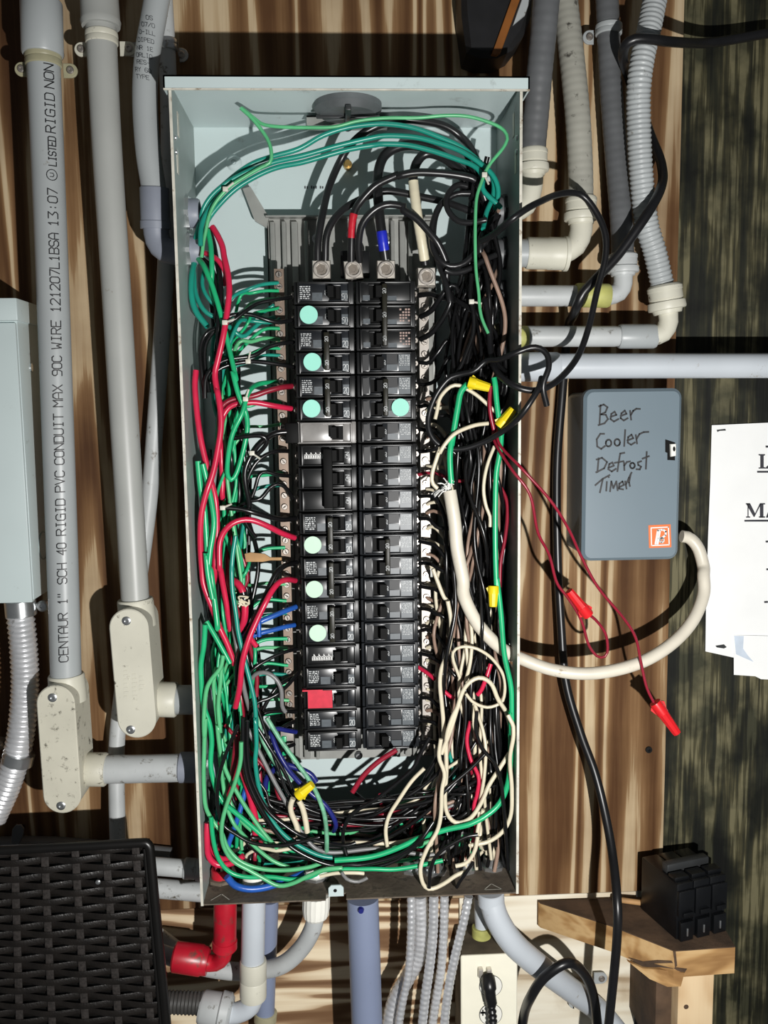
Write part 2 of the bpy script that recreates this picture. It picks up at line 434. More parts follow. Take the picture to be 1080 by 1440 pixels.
# single-stroke lettering on a 4 x 6 grid
GL = {
    'A': [[(0, 0), (0, 4), (1, 6), (3, 6), (4, 4), (4, 0)], [(0, 2.5), (4, 2.5)]], 'B': [[(0, 0), (0, 6), (3, 6), (4, 5), (4, 4), (3, 3), (0, 3)], [(3, 3), (4, 2), (4, 1), (3, 0), (0, 0)]],
    'C': [[(4, 5), (3, 6), (1, 6), (0, 5), (0, 1), (1, 0), (3, 0), (4, 1)]], 'D': [[(0, 0), (0, 6), (3, 6), (4, 5), (4, 1), (3, 0), (0, 0)]],
    'E': [[(4, 6), (0, 6), (0, 0), (4, 0)], [(0, 3), (3, 3)]], 'F': [[(4, 6), (0, 6), (0, 0)], [(0, 3), (3, 3)]], 'G': [[(4, 5), (3, 6), (1, 6), (0, 5), (0, 1), (1, 0), (4, 0), (4, 3), (2, 3)]],
    'H': [[(0, 0), (0, 6)], [(4, 0), (4, 6)], [(0, 3), (4, 3)]], 'I': [[(1, 0), (3, 0)], [(2, 0), (2, 6)], [(1, 6), (3, 6)]], 'L': [[(0, 6), (0, 0), (4, 0)]],
    'M': [[(0, 0), (0, 6), (2, 3), (4, 6), (4, 0)]], 'N': [[(0, 0), (0, 6), (4, 0), (4, 6)]], 'O': [[(1, 0), (0, 1), (0, 5), (1, 6), (3, 6), (4, 5), (4, 1), (3, 0), (1, 0)]],
    'P': [[(0, 0), (0, 6), (3, 6), (4, 5), (4, 4), (3, 3), (0, 3)]], 'R': [[(0, 0), (0, 6), (3, 6), (4, 5), (4, 4), (3, 3), (0, 3)], [(2, 3), (4, 0)]],
    'S': [[(4, 5), (3, 6), (1, 6), (0, 5), (0, 4), (1, 3), (3, 3), (4, 2), (4, 1), (3, 0), (1, 0), (0, 1)]], 'T': [[(0, 6), (4, 6)], [(2, 6), (2, 0)]],
    'U': [[(0, 6), (0, 1), (1, 0), (3, 0), (4, 1), (4, 6)]], 'V': [[(0, 6), (2, 0), (4, 6)]], 'W': [[(0, 6), (0.8, 0), (2, 3), (3.2, 0), (4, 6)]], 'X': [[(0, 0), (4, 6)], [(0, 6), (4, 0)]],
    'Y': [[(0, 6), (2, 3), (4, 6)], [(2, 3), (2, 0)]], '0': [[(1, 0), (0, 1), (0, 5), (1, 6), (3, 6), (4, 5), (4, 1), (3, 0), (1, 0)]], '1': [[(1, 4.6), (2, 6), (2, 0)], [(1, 0), (3, 0)]],
    '2': [[(0, 5), (1, 6), (3, 6), (4, 5), (4, 4), (0, 0), (4, 0)]], '3': [[(0, 6), (4, 6), (2, 3.5), (4, 2), (4, 1), (3, 0), (0, 0)]], '4': [[(3, 0), (3, 6), (0, 2), (4, 2)]],
    '5': [[(4, 6), (0, 6), (0, 3.5), (3, 3.5), (4, 2.5), (4, 1), (3, 0), (0, 0)]], '6': [[(4, 6), (1, 6), (0, 4), (0, 1), (1, 0), (3, 0), (4, 1), (4, 2.5), (3, 3.4), (0, 3)]],
    '7': [[(0, 6), (4, 6), (1.5, 0)]], '9': [[(4, 3), (1, 3), (0, 4), (0, 5), (1, 6), (3, 6), (4, 5), (4, 2), (3, 0), (0, 0)]], ':': [[(2, 1.2), (2, 1.8)], [(2, 4), (2, 4.6)]],
    '"': [[(1, 6), (1, 4.6)], [(3, 6), (3, 4.6)]], '-': [[(0.5, 3), (3.5, 3)]], '/': [[(0, 0), (4, 6)]], ' ': []}


def text_strokes(t, w, h, gap=0.25):
    """strokes of t filling width w, height h, origin at lower left"""
    n = len(t); cw = w / (n + (n - 1) * gap); out = []
    for i, ch in enumerate(t):
        x = i * cw * (1 + gap)
        for st in GL[ch]: out.append([(x + a / 4 * cw, b / 6 * h) for a, b in st])
    return out


# ------------------------------------------------------------------ the setting: plywood wall, treated post, lower sheets
def sheet(name, x0, x1, z0, z1, y0, y1, m):
    return struct(name, MB().box((x0, y0, z0), (x1, y1, z1), 0.0008), m)


xe = P(945, 700, 0).x; zb = P(800, 1257, 0).z
wall = sheet('wall_back', -0.62, xe, zb, Z0 + 0.45, 0.0, 0.018, 'ply')
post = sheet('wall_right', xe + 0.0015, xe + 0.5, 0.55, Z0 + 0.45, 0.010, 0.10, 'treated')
xm = P(645, 1350, -0.3).x
low = sheet('wall_lower', -0.62, xm, 0.55, zb - 0.004, 0.006, 0.02, 'ply_low')
low2 = sheet('wall_lower_right', xm + 0.001, P(893, 1350, -0.3).x, 0.55, zb - 0.004, 0.006, 0.02, 'ply_pale')
for i, (px, py) in enumerate([(912, 1054), (30, 1163)]):
    p = P(px, py, 0.0); mb = MB(); mb.lathe(p + Vector((0, 0.002, 0)), p + Vector((0, -0.003, 0)), [(0, .003), (.5, .0045), (.8, .0042), (.82, .0018), (.5, .0012)], 16)
    solo('wood_screw', mb, 'screw_black', ['black wood screw sunk in the plywood below the red connector', 'black screw through the strap above the wicker panel'][i], 'screw')

# ------------------------------------------------------------------ panel enclosure
T_ = 0.0016
ybk, yfr = -0.004, -BD * IN
pan = thing('panel_enclosure', 'open pale grey metal electrical panel box with its cover off', 'panel box', (BW / 2, 0, Z0 - BH))
part('back_panel', MB().box((0, ybk, Z0 - BH), (BW, -0.001, Z0)), 'box_grey', pan)
part('top_wall', MB().box((0, yfr, Z0 - T_), (BW, ybk, Z0)), 'box_grey', pan)
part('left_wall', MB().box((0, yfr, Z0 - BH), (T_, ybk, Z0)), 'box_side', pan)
# right wall with the open knockout that the off-white cable leaves through
ka, kb = P(719.9, 921, 4.0), P(729.9, 925, 3.8); kc = ka.lerp(kb, (BW - ka.x) / (kb.x - ka.x)); kh = .0115
rw = MB().box((BW - T_, yfr, Z0 - BH), (BW, ybk, kc.z - kh)).box((BW - T_, yfr, kc.z + kh), (BW, ybk, Z0))
rw.box((BW - T_, yfr, kc.z - kh), (BW, kc.y - kh, kc.z + kh)).box((BW - T_, kc.y + kh, kc.z - kh), (BW, ybk, kc.z + kh))
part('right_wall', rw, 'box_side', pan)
part('left_edge', MB().box((-0.0006, yfr - 0.001, Z0 - BH), (T_ + .0006, yfr, Z0)), 'box_edge', pan)
part('right_edge', MB().box((BW - T_ - .0006, yfr - 0.001, Z0 - BH), (BW + .0006, yfr, Z0)), 'box_edge', pan)
nx0, nx1 = P(458, 1258, BD).x, P(487, 1262, BD).x
zb0 = Z0 - BH
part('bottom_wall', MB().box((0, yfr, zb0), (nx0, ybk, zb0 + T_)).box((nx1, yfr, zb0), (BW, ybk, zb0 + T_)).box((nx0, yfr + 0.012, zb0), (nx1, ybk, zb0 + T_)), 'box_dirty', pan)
tb = part('cover_tab', MB().prism([(nx0 + .003, zb0 - .001), (nx1 - .003, zb0 - .001), (nx1 - .003, zb0 + .009), (nx1 - .006, zb0 + .012), (nx0 + .006, zb0 + .012), (nx0 + .003, zb0 + .009)], yfr + .012, yfr + .010), 'box_grey', pan)
c = (P(471, 1247, BD)); part('screw_hole', MB().cyl(Vector((c.x, yfr + .0105, zb0 + .006)), Vector((c.x, yfr + .0095, zb0 + .006)), .002, 12), 'brk_deep', tb)
# rain hood lip along the top
a = P(229, 106, BD + .45); b = P(745, 109, BD + .45); zl = P(480, 126, BD + .45).z
hood = MB().box((a.x, yfr - .45 * IN, zl), (b.x, yfr - .45 * IN + .0016, Z0 + .003)).box((a.x, yfr - .45 * IN, Z0 + .0014), (b.x, -0.002, Z0 + .003))
hood.box((a.x, yfr - .45 * IN, zl), (a.x + .0016, yfr + .02, Z0 + .003)).box((b.x - .0016, yfr - .45 * IN, zl), (b.x, yfr + .02, Z0 + .003))
part('hood', hood, 'box_grey', pan)
part('hood_hem', MB().box((a.x, yfr - .45 * IN - .0006, zl - .0006), (b.x, yfr - .45 * IN + .0018, zl + .0008)), 'box_edge', pan)
# mounting dimples, side slots, corner gussets
for px, py in [(329, 229), (629, 229)]:
    p = P(px, py, .2); part('mounting_dimple', MB().lathe(p, p + Vector((0, -.004, 0)), [(0, .009), (.5, .0085), (1, .006), (1, .003), (.6, .002)], 24), 'box_grey', pan)
for sx, xx in ((1, T_), (-1, BW - T_)):
    for dz, dy in ((.030, .03), (.070, .018)):
        part('side_slot', MB().box((xx, yfr + dy, Z0 - dz - .012), (xx + sx * .0005, yfr + dy + .009, Z0 - dz + .012)), 'box_edge', pan)
    for dz in (.048, .062):
        q = Vector((xx, yfr + .016, Z0 - dz)); part('rivet', MB().lathe(q, q + Vector((sx * .002, 0, 0)), [(0, .003), (.6, .0026), (1, .001)], 12), 'zinc', pan)
# arrow marks embossed in the bottom
for px in (692, 310):
    c = P(px, 1246, BD - .5); z = zb0 + T_ + .0004
    mb = MB().ribbon([[(-.010, .006), (0, -.006), (.010, .006)] + ([(-.010, .006)] if px > 500 else [])], .0012, lambda u, v, c=c: Vector((c.x + u, c.y - v * 1.0, z)))
    part('arrow_mark', mb, 'box_edge', pan)
# hub plate at the top of the back
hb = thing('hub_closing_plate', 'dark grey round hub cap on a bent bracket under the panel top', 'hub cap', P(489, 170, 2.6))
cz = P(489, 145, 3.2)
top_in = Z0 - T_
hubc = Vector((P(489, 140, 3.4).x, -3.4 * IN, top_in - .0003))
part('cap', MB().lathe(hubc, hubc + Vector((0, 0, -.012)), [(0, .036), (.5, .036), (1, .030)], 36), 'hub_grey', hb)
part('ridge', MB().box(hubc + Vector((-.003, -.034, -.017)), hubc + Vector((.003, .034, -.011)), .001).box(hubc + Vector((-.034, -.002, -.015)), hubc + Vector((.034, .002, -.011)), .001), 'dark_steel', hb)
q0 = P(432, 158, 1.2); q1 = P(545, 158, 1.2)
part('bracket', MB().box((q0.x, -.060, top_in - .0055), (q1.x, -.012, top_in - .004)).box((q0.x, -.060, top_in - .014), (q1.x, -.0585, top_in - .004)), 'galv', hb)
p = P(489, 177, 1.3); part('screw', MB().lathe(p, p + Vector((0, -.006, -.002)), [(0, .006), (.5, .006), (.6, .004), (1, .0035)], 16), 'zinc', hb)

# ------------------------------------------------------------------ interior pan with bus ribs, neutral and ground bars
BX, BZ, BWD = 4.43911 * IN, Z0 - 7.28926 * IN, 5.43545 * IN
hf = BD - 2.21848                              # breaker face height (in)
x0, x1 = P(375, 330, .8).x, P(613, 330, .8).x
x0_pan, x1_pan = x0, x1
zt, zbn = P(490, 307, .8).z, P(490, 1068, .8).z
ip = thing('interior_pan', 'galvanised steel interior pan with upright ribs behind the breakers', 'metal pan', ((x0 + x1) / 2, -.006, zbn))
part('plate', MB().box((x0, -.016, zbn), (x1, -.0145, zt)).box((x0, -.016, zbn), (x0 + .0015, -.004, zt)).box((x1 - .0015, -.016, zbn), (x1, -.004, zt)), 'galv', ip)
for px, wd, hh in [(383, 7, .9), (399, 6, 1.0), (414, 9, .95), (430, 5, 1.1), (552, 5, 1.1), (566, 8, .95), (577, 6, 1.0), (603, 10, .9)]:
    xa = P(px - wd / 2, 320, hh).x; xb = P(px + wd / 2, 320, hh).x
    part('rib', MB().box((xa, -hh * IN, zbn + .004), (xb, -.0155, zt - .004), .0008), 'galv', ip)
fl = MB().box((x0, -.030, zt), (x1, -.004, zt + .0016))
part('top_flange', fl, 'galv', ip)
g = [P(341, 265, .9), P(352, 262, .9), P(378, 305, .9), P(375, 320, .9), P(358, 310, .9)]
part('bent_ear', MB().prism([(v.x, v.z) for v in g], -.016, -.022), 'galv', ip)
for px, py in [(446, 336), (544, 336), (494, 330)]:
    p = P(px, py, .65); part('screw', MB().lathe(p, p + Vector((0, -.004, 0)), [(0, .006), (.4, .006), (.5, .004), (1, .003)], 14), 'zinc', ip)
p = P(489, 234, .2)
part_b = solo('bonding_stud', MB().lathe(p, p + Vector((0, -.016, 0)), [(0, .005), (.6, .005), (.62, .0035), (1, .0035)], 12), 'brass', 'small brass stud on the panel back below the hub cap', 'stud')
p = P(440, 263, .18)
mb = MB()
for k in range(9):
    if k in (2, 6): continue
    a = P(428 + k * 3.1, 263, .17); mb.box((a.x, a.y, a.z - .0018), (a.x + .0016, a.y - .0002, a.z + .0018 * random.uniform(.4, 1)))
pr = part('stamped_print', mb, 'print_grey', pan)

scr_me = MB().lathe((0, 0, 0), (0, -.003, 0), [(0, .0036), (.7, .0036), (1, .003), (1, .0016), (.7, .0014)], 12).mesh('screw')
slot_me = MB().box((-.0024, -.0031, -.0004), (.0024, -.0027, .0004)).mesh('slot')


def bar(name, label, px0, py0, px1, py1, h, wpx, n, m):
    a = P(px0, py0, h); b = P(px1, py1, h); wd = PX(wpx, h)
    t = thing(name, label, 'terminal bar', Vector((b.x, b.y, b.z)))
    d = .008
    vs = [a + Vector((-wd / 2, d, 0)), a + Vector((wd / 2, d, 0)), a + Vector((wd / 2, 0, 0)), a + Vector((-wd / 2, 0, 0)),
          b + Vector((-wd / 2, d, 0)), b + Vector((wd / 2, d, 0)), b + Vector((wd / 2, 0, 0)), b + Vector((-wd / 2, 0, 0))]
    part('strip', MB().add(vs, [(0, 1, 2, 3), (7, 6, 5, 4), (0, 4, 5, 1), (1, 5, 6, 2), (2, 6, 7, 3), (3, 7, 4, 0)]), m, t)
    for i in range(n):
        q = a.lerp(b, (i + .5) / n)
        s_ = link('terminal_screw', scr_me, 'screw', t, q - Vector(t.location)); s_.rotation_euler = (0, random.uniform(0, 3), 0)
        s2 = link('slot', slot_me, 'brk_deep', s_, (0, 0, 0))
    return t


barL = bar('grounding_bar', 'brownish metal terminal bar with screws left of the breakers', 392, 378, 408, 1012, 2.3, 13, 40, 'bar_brown')
barR = bar('neutral_bar', 'bright silver terminal bar with screws right of the breakers', 596, 405, 601, 1062, 2.2, 13, 41, 'bar_silver')
for px, h in ((383, 1.5), (606, 1.4)):
    pass
# lugs
for i, (px, py, hh, lab) in enumerate([(452, 379, 3.0, 'aluminium lug clamping two black feeders above the left breaker column'), (497, 379, 3.0, 'slightly tilted aluminium lug under the red-taped feeder'),
                                       (543, 379, 3.0, 'aluminium lug under the blue-taped feeder'), (600, 389, 2.9, 'aluminium neutral lug under the white-taped feeder')]):
    t = thing('feeder_lug', lab, 'lug', P(px, py + 12, hh))
    q = P(px, py, hh); s = PX(12.5, hh); ang = .1 if i == 1 else 0
    rot = lambda x, z: (q.x + x * math.cos(ang) - z * math.sin(ang), q.z + x * math.sin(ang) + z * math.cos(ang))
    part('block', MB().prism([rot(-s, -s), rot(s, -s), rot(s, s), rot(-s, s)], q.y + .022, q.y, .0012), 'alu', t)
    part('set_screw', MB().lathe(q + Vector((0, .002, 0)), q + Vector((0, -.003, 0)), [(0, .0092), (.8, .0092), (1, .0082), (1, .0066), (.2, .0064)], 24), 'bar_silver', t)
    part('hex_socket', MB().lathe(q + Vector((0, .001, 0)), q + Vector((0, -.0010, 0)), [(0, .006), (1, .006), (1, .003), (.6, .0028)], 6), 'lug_screw', t)
solo('bus_insulator', MB().box(P(478, 352, 2.08), P(520, 392, 1.6), .002), 'brk', 'black plastic bus insulator behind the middle lug', 'insulator')

# ------------------------------------------------------------------ circuit breakers
R_ = 1.0 * IN
HALF = BWD / 2 - .0006
DOTM = {}
MESH = {}


def cached(key, fn):
    if key not in MESH: MESH[key] = fn()
    return MESH[key]


ORD = ['first', 'second', 'third', 'fourth', 'fifth', 'sixth', 'seventh', 'eighth', 'ninth', 'tenth', 'eleventh', 'twelfth', 'thirteenth', 'fourteenth', 'fifteenth', 'sixteenth', 'seventeenth', 'eighteenth', 'nineteenth', 'twentieth', 'twenty-first']


def breaker(col, row, n, body='brk', dot=None, dotm='mint', nums='', tie=True, red=False, style='std', lab=None):
    s = 1 if col == 'L' else -1
    x = BX if col == 'L' else BX + BWD
    h0 = 1.35
    if not lab:
        lab = '%s black circuit breaker' % ('single-pole' if n == 1 else 'two-pole' if n == 2 else 'three-pole')
    side = 'left' if col == 'L' else 'right'
    rows = ORD[row] + ' row' if n == 1 else 'rows %d to %d' % (row + 1, row + n)
    lab = lab.replace('black two-pole breaker', 'two-pole breaker')
    t = thing('circuit_breaker', '%s, %s column %s' % (lab, side, rows), 'breaker', Vector((x, -h0 * IN, BZ - (row + n) * R_)), 'circuit breakers in the %s column' % side)
    W1, W2, W3 = (hf - h0 - .22) * IN, (hf - h0) * IN, (hf - h0 - .10) * IN
    H = n * R_

    def lb(mb, u0, u1, v0, v1, w0, w1, bev=0):
        """v measured downward from the top of the breaker"""
        return mb.box((s * u0 * HALF, -w0, H - v0 * R_), (s * u1 * HALF, -w1, H - v1 * R_), bev)

    def put(name, key, m, fn, par=t):
        me = cached((name, col, key, m), lambda: fn(MB()).mesh(name))
        return link(name, me, m, par)

    def f_body(mb):
        for k in range(n):
            lb(mb, .035, .995, k + .018, k + .982, 0, W1, .0012)
            # raised frame
            lb(mb, .10, .93, k + .05, k + .125, W1 - .001, W2, .0006); lb(mb, .10, .93, k + .885, k + .955, W1 - .001, W2, .0006)
            lb(mb, .09, .125, k + .05, k + .955, W1 - .001, W2, .0006); lb(mb, .90, .935, k + .05, k + .955, W1 - .001, W2, .0006)
            lb(mb, .0, .06, k + .12, k + .35, .004, W1 * .8, .001); lb(mb, .0, .06, k + .68, k + .9, .004, W1 * .8, .001)
        return mb
    put('case', (n,), body, f_body)

    def f_face(mb):
        for k in range(n):
            lb(mb, .12, .60, k + .12, k + .89, W1 - .001, W3, .0004)
            lb(mb, .78, .91, k + .12, k + .89, W1 - .001, W3, .0004)
            lb(mb, .58, .80, k + .12, k + .22, W1 - .001, W3, .0004); lb(mb, .58, .80, k + .80, k + .89, W1 - .001, W3, .0004)
        return mb
    put('face', (n, style), 'brk_blue' if style in ('std', 'mir') else body, f_face)

    def f_slot(mb):
        for k in range(n): lb(mb, .60, .78, k + .22, k + .80, W1 - .0008, W1 + .0002)
        return mb
    put('handle_slot', (n,), 'brk_deep', f_slot)
    for k in range(n):
        def f_h(mb):
            u0, u1 = (.615, .715) if col == 'L' else (.60, .72)
            a = [(s * u0 * HALF, -W1 + .001), (s * u1 * HALF, -W1 + .001), (s * (u1 - .045) * HALF, -W2 - .0065), (s * (u0 - .04) * HALF, -W2 - .0065)]
            z0_, z1_ = H - (k + .26) * R_, H - (k + .74) * R_
            vs = [(p[0], p[1], z0_) for p in a] + [(p[0], p[1], z1_) for p in a]
            return mb.add(vs, [(0, 1, 2, 3), (7, 6, 5, 4), (0, 4, 5, 1), (1, 5, 6, 2), (2, 6, 7, 3), (3, 7, 4, 0)])
        hd = put('handle', (n, k), 'brk_deep', f_h)
        if nums and not (tie and n > 1):
            def f_n(mb):
                nm = nums
                return mb.ribbon(text_strokes(nm, .0050, .0030), .0005, lambda u, v: Vector((s * .555 * HALF - v + .0015, -W3 - .0002, H - (k + .5) * R_ + u - .0025)))
            put('rating_number', (n, k, nums), 'brk_print', f_n, hd)

        def f_term(mb):
            c = Vector((s * .028 * HALF, -W1 * .72, H - (k + .52) * R_))
            return mb.lathe(c + Vector((0, .003, 0)), c + Vector((0, -.002, 0)), [(0, .0034), (.8, .0034), (1, .0028), (1, .0012), (.6, .001)], 12)
        put('terminal_screw', (n, k), 'screw', f_term)
        if style == 'std' and not (red and k == n - 1):
            def f_pr(mb):
                rnd = random.Random(row * 7 + k)
                for j in range(7):
                    u = .135
                    while u < .29:
                        l = rnd.uniform(.012, .05); v = k + .22 + j * .083
                        lb(mb, u, min(.30, u + l), v, v + rnd.uniform(.03, .06), W3 - .0002, W3 + .0002); u += l + rnd.uniform(.008, .02)
                return mb
            if not (dot and k == n - 1): put('fine_print', (n, k, row), 'brk_print', f_pr)
            put('rating_patch', (n, k), 'brk_label', lambda mb: lb(mb, .33, .49, k + .50, k + .84, W3 - .0002, W3 + .0002))
            rp = put('amp_patch', (n, k), 'brk_label', lambda mb: lb(mb, .795, .895, k + .42, k + .84, W3 - .0002, W3 + .0002))
            if nums:
                put('amp_number', (n, k, nums), 'brk_print', lambda mb: mb.ribbon(text_strokes(nums, .0058, .0062), .0007, lambda u, v: Vector((s * .845 * HALF + u - .0029, -W3 - .0003, H - (k + .80) * R_ + v))), rp)
        elif style == 'mir':
            def f_pr2(mb):
                rnd = random.Random(100 + row * 7 + k)
                for j in range(7):
                    u = .14
                    while u < .30:
                        l = rnd.uniform(.012, .05); v = k + .18 + j * .07
                        lb(mb, u, min(.31, u + l), v, v + rnd.uniform(.02, .045), W3 + .0002, W3 + .0005); u += l + rnd.uniform(.008, .02)
                return mb
            lp = put('label_patch', (n, k), 'brk_label', lambda mb: lb(mb, .13, .32, k + .14, k + .86, W3 - .0002, W3 + .0002))
            put('fine_print', (n, k, row), 'brk_print', f_pr2, lp)
            put('dark_patch', (n, k), 'brk_label_dark', lambda mb: lb(mb, .34, .51, k + .14, k + .55, W3 - .0002, W3 + .0002))
            put('rating_patch', (n, k), 'brk_label', lambda mb: lb(mb, .34, .51, k + .58, k + .84, W3 - .0002, W3 + .0002))
            put('end_patch', (n, k), 'brk_label_dark', lambda mb: lb(mb, .80, .90, k + .16, k + .84, W3 - .0002, W3 + .0002))
        elif style == 'tri':
            put('rating_patch', (n, k), 'brk_label', lambda mb: lb(mb, .77, .88, k + .62, k + .84, W3 - .0002, W3 + .0002))
            put('mark_patch', (n, k), 'brk_label', lambda mb: lb(mb, .34, .48, k + .66, k + .86, W3 - .0002, W3 + .0002))
            if k: put('pink_print', (n, k), 'brk_pink', lambda mb: [lb(mb, .13 + .045 * (j % 4), .16 + .045 * (j % 4), k + .2 + .12 * (j // 4), k + .27 + .12 * (j // 4), W3 - .0002, W3 + .0002) for j in range(20) if (j * 7 + k) % 5] and mb)
        elif style == 'on':
            put('on_print', (n, k), 'brk_print', lambda mb: mb.ribbon(text_strokes('ON', .0066, .0048), .0006, lambda u, v: Vector((s * .845 * HALF - v + .0024, -W3 - .0002, H - (k + .5) * R_ + u - .0033))))
            if k == 0:
                put('brand_print', (n,), 'white_print', lambda mb: mb.ribbon([[(i * .0013, .0), (i * .0013 + .0006 * (i % 2), .0028 + .0012 * ((i * 3) % 4))] for i in range(18)] + [[(0, .004), (.024, .0042)]], .0008, lambda u, v: Vector((s * .15 * HALF + u, -W3 - .0002, H - (k + .62) * R_ + v))))
        elif style == 'brand':
            put('brand_print', (n, 'b'), 'white_print', lambda mb: mb.ribbon([[(i * .0014, .0), (i * .0014 + .0006 * (i % 2), .0028 + .0014 * ((i * 3) % 4))] for i in range(17)] + [[(0, .004), (.024, .0045)]], .0008, lambda u, v: Vector((s * .20 * HALF + u, -W3 - .0002, H - (k + .72) * R_ + v))))
    if tie and n > 1:
        def f_tie(mb):
            u0, u1 = (.50, .59) if col == 'L' else (.50, .58)
            if style == 'on': u0, u1 = .45, .60
            return lb(mb, u0, u1, .2, n - .2, W2 - .002, W2 + .009, .0012)
        td = put('handle_tie', (n, style), 'brk_deep' if style == 'on' else 'brk_tie', f_tie)
        if nums:
            def f_tn(mb):
                for k in range(n):
                    mb.ribbon(text_strokes(nums, .0052, .0034), .0006, lambda u, v: Vector((s * .545 * HALF - v + .0017, -W2 - .0093, H - (k + .5) * R_ + u - .0026)))
                return mb
            put('tie_numbers', (n, nums, style), 'brk_print', f_tn, td)
    if dot:
        c = Vector((s * dot * HALF, -W2 - .0002, H - (n - .56) * R_))
        put('dot_sticker', (n, dot, dotm), dotm, lambda mb: mb.lathe(c, c + Vector((0, -.0006, 0)), [(0, .0099), (1, .0097)], 40))
    if red:
        put('red_label', (n,), 'brk_red', lambda mb: lb(lb(mb, .02, .36, .06, .13, W1, W2 + .0004), .11, .52, .10, .92, W3 - .0002, W2 + .0003))
    if style == 'plain':
        put('blank_face', (n,), 'brk_glossy', lambda mb: lb(mb, .13, .60, .14, .86, W1, W3 + .0004, .0005))
        put('side_plug', (n,), 'brk_deep', lambda mb: lb(mb, -.16, .06, .05, .95, .0290, W1 + .003, .0015))
    return t


# left column
breaker('L', 0, 2, nums='50', tie=False, dot=.27, lab='black two-pole breaker with separate handles and a mint dot')
breaker('L', 2, 2, nums='20', dot=.31, lab='black two-pole breaker with tied handles and a mint dot')
breaker('L', 4, 2, nums='20', dot=.28, lab='black two-pole breaker fed by red wires with a mint dot')
breaker('L', 6, 1, body='brk_glossy', style='plain', lab='shiny plain-faced single breaker with a black side plug')
breaker('L', 7, 3, style='on', lab='black three-pole breaker with ON printed by each handle')
breaker('L', 10, 2, nums='20', dot=.25, dotm='mint_pale', lab='black two-pole breaker with a pale dot')
breaker('L', 12, 2, nums='20', dot=.26, dotm='mint_pale', lab='black two-pole breaker with a pale dot and red lower wire')
breaker('L', 14, 2, nums='20', dot=.30, dotm='mint_pale', lab='black two-pole breaker fed by blue wires with a pale dot')
breaker('L', 16, 1, style='brand', nums='20', lab='black single breaker with white logo print')
breaker('L', 17, 1, nums='20')
breaker('L', 18, 1, nums='20', red=True, lab='black single breaker with a bright red label')
breaker('L', 19, 1, nums='20')
breaker('L', 20, 1, nums='20', lab='bottom black single breaker with fine white print')
# right column
breaker('R', 0, 3, nums='20', style='tri', lab='large black three-pole breaker with one long handle tie')
breaker('R', 3, 1, nums='20', style='mir', lab='black single breaker under the three-pole breaker')
breaker('R', 4, 2, nums='20', style='mir', dot=.30, lab='black two-pole breaker with a mint dot at its right')
for r in range(6, 11): breaker('R', r, 1, nums='20', style='mir', body='brk' if r < 8 else 'brk_blue')
breaker('R', 11, 2, nums='20', style='mir', body='brk_blue', lab='black two-pole breaker with tied handles')
for r in range(13, 21): breaker('R', r, 1, nums='20', style='mir', body='brk_blue')
p = P(504, 1061, 2.0); solo('pan_screw', MB().lathe(p, p + Vector((0, -.006, 0)), [(0, .005), (.6, .005), (1, .003)], 14), 'zinc', 'small silver screw below the bottom breakers', 'screw')

# ------------------------------------------------------------------ conduits around the panel
DH = 0.0          # extra distance from the wall for the runs that drop from the panel floor


def tubepart(name, pts, rpx, m, par, n=24, step=.006, fn=None, hs=None):
    pts = [(p[0], p[1], p[2] + DH) for p in pts]
    q = pts3(pts)
    hm = sum(p[2] for p in pts) / len(pts)
    r = PX(rpx, hm)
    sm = smooth(q, step)
    if fn:
        pitch, dep, sharp = fn
        pit = PX(pitch, hm); sm = resample(sm, pit / 5)
        return part(name, MB().tube(sm, corr(pit, r - PX(dep, hm), PX(dep, hm), sharp), n), m, par, 60)
    return part(name, MB().tube(sm, r, n), m, par, 50)


def collar(name, a, b, rpx, m, par, prof=None, n=28):
    """short fitting between two pixel points"""
    a = (a[0], a[1], a[2] + DH); b = (b[0], b[1], b[2] + DH)
    A, B = P(*a), P(*b); r = PX(rpx, (a[2] + b[2]) / 2)
    prof = prof or [(0, .93), (.06, 1), (.94, 1), (1, .93)]
    return part(name, MB().lathe(A, B, [(t, k * r) for t, k in prof], n), m, par)


RIBNUT = [(0, .82), (.04, .92), (.1, 1), (.22, 1), (.24, .97), (.5, .98), (.52, .94), (.58, .94), (.6, 1.07), (.8, 1.10), (.86, 1.06), (.88, .86), (1, .80)]


def strap(label, px, py, h, rpx, ears, m, band=8, group=None):
    """one- or two-hole pipe strap: band over the pipe, ears flat on the wall side"""
    c = P(px, py, h); r = PX(rpx, h)
    t = thing('conduit_strap', label, 'pipe strap', Vector((c.x, 0, c.z)), group)
    bw = PX(band, h)
    part('band', MB().lathe(c + Vector((0, 0, -bw)), c + Vector((0, 0, bw)), [(0, r), (.08, r * 1.07), (.4, r * 1.09), (.5, r * 1.05), (.6, r * 1.09), (.92, r * 1.07), (1, r)], 28), m, t)
    for ex, ey, eh in ears:
        e = P(ex, ey, eh); er = PX(9, eh)
        d = 1 if e.x > c.x else -1
        n = 14; poly = [(e.x - d * er * 1.6, e.z - er * .8), ] if False else []
        for i in range(n + 1):
            a = -math.pi / 2 + math.pi * i / n
            poly.append((e.x + d * math.cos(a) * er, e.z + math.sin(a) * er))
        poly += [(c.x + d * r * .98, e.z + er), (c.x + d * r * .98, e.z - er)]
        ear = part('ear', MB().prism(poly, e.y + .0025, e.y, .0005), m, t)
        part('screw', MB().lathe(e + Vector((0, .001, 0)), e + Vector((0, -.0025, 0)), [(0, er * .55), (.7, er * .55), (1, er * .42), (1, er * .2), (.7, er * .15)], 14), 'screw', ear)
    return t


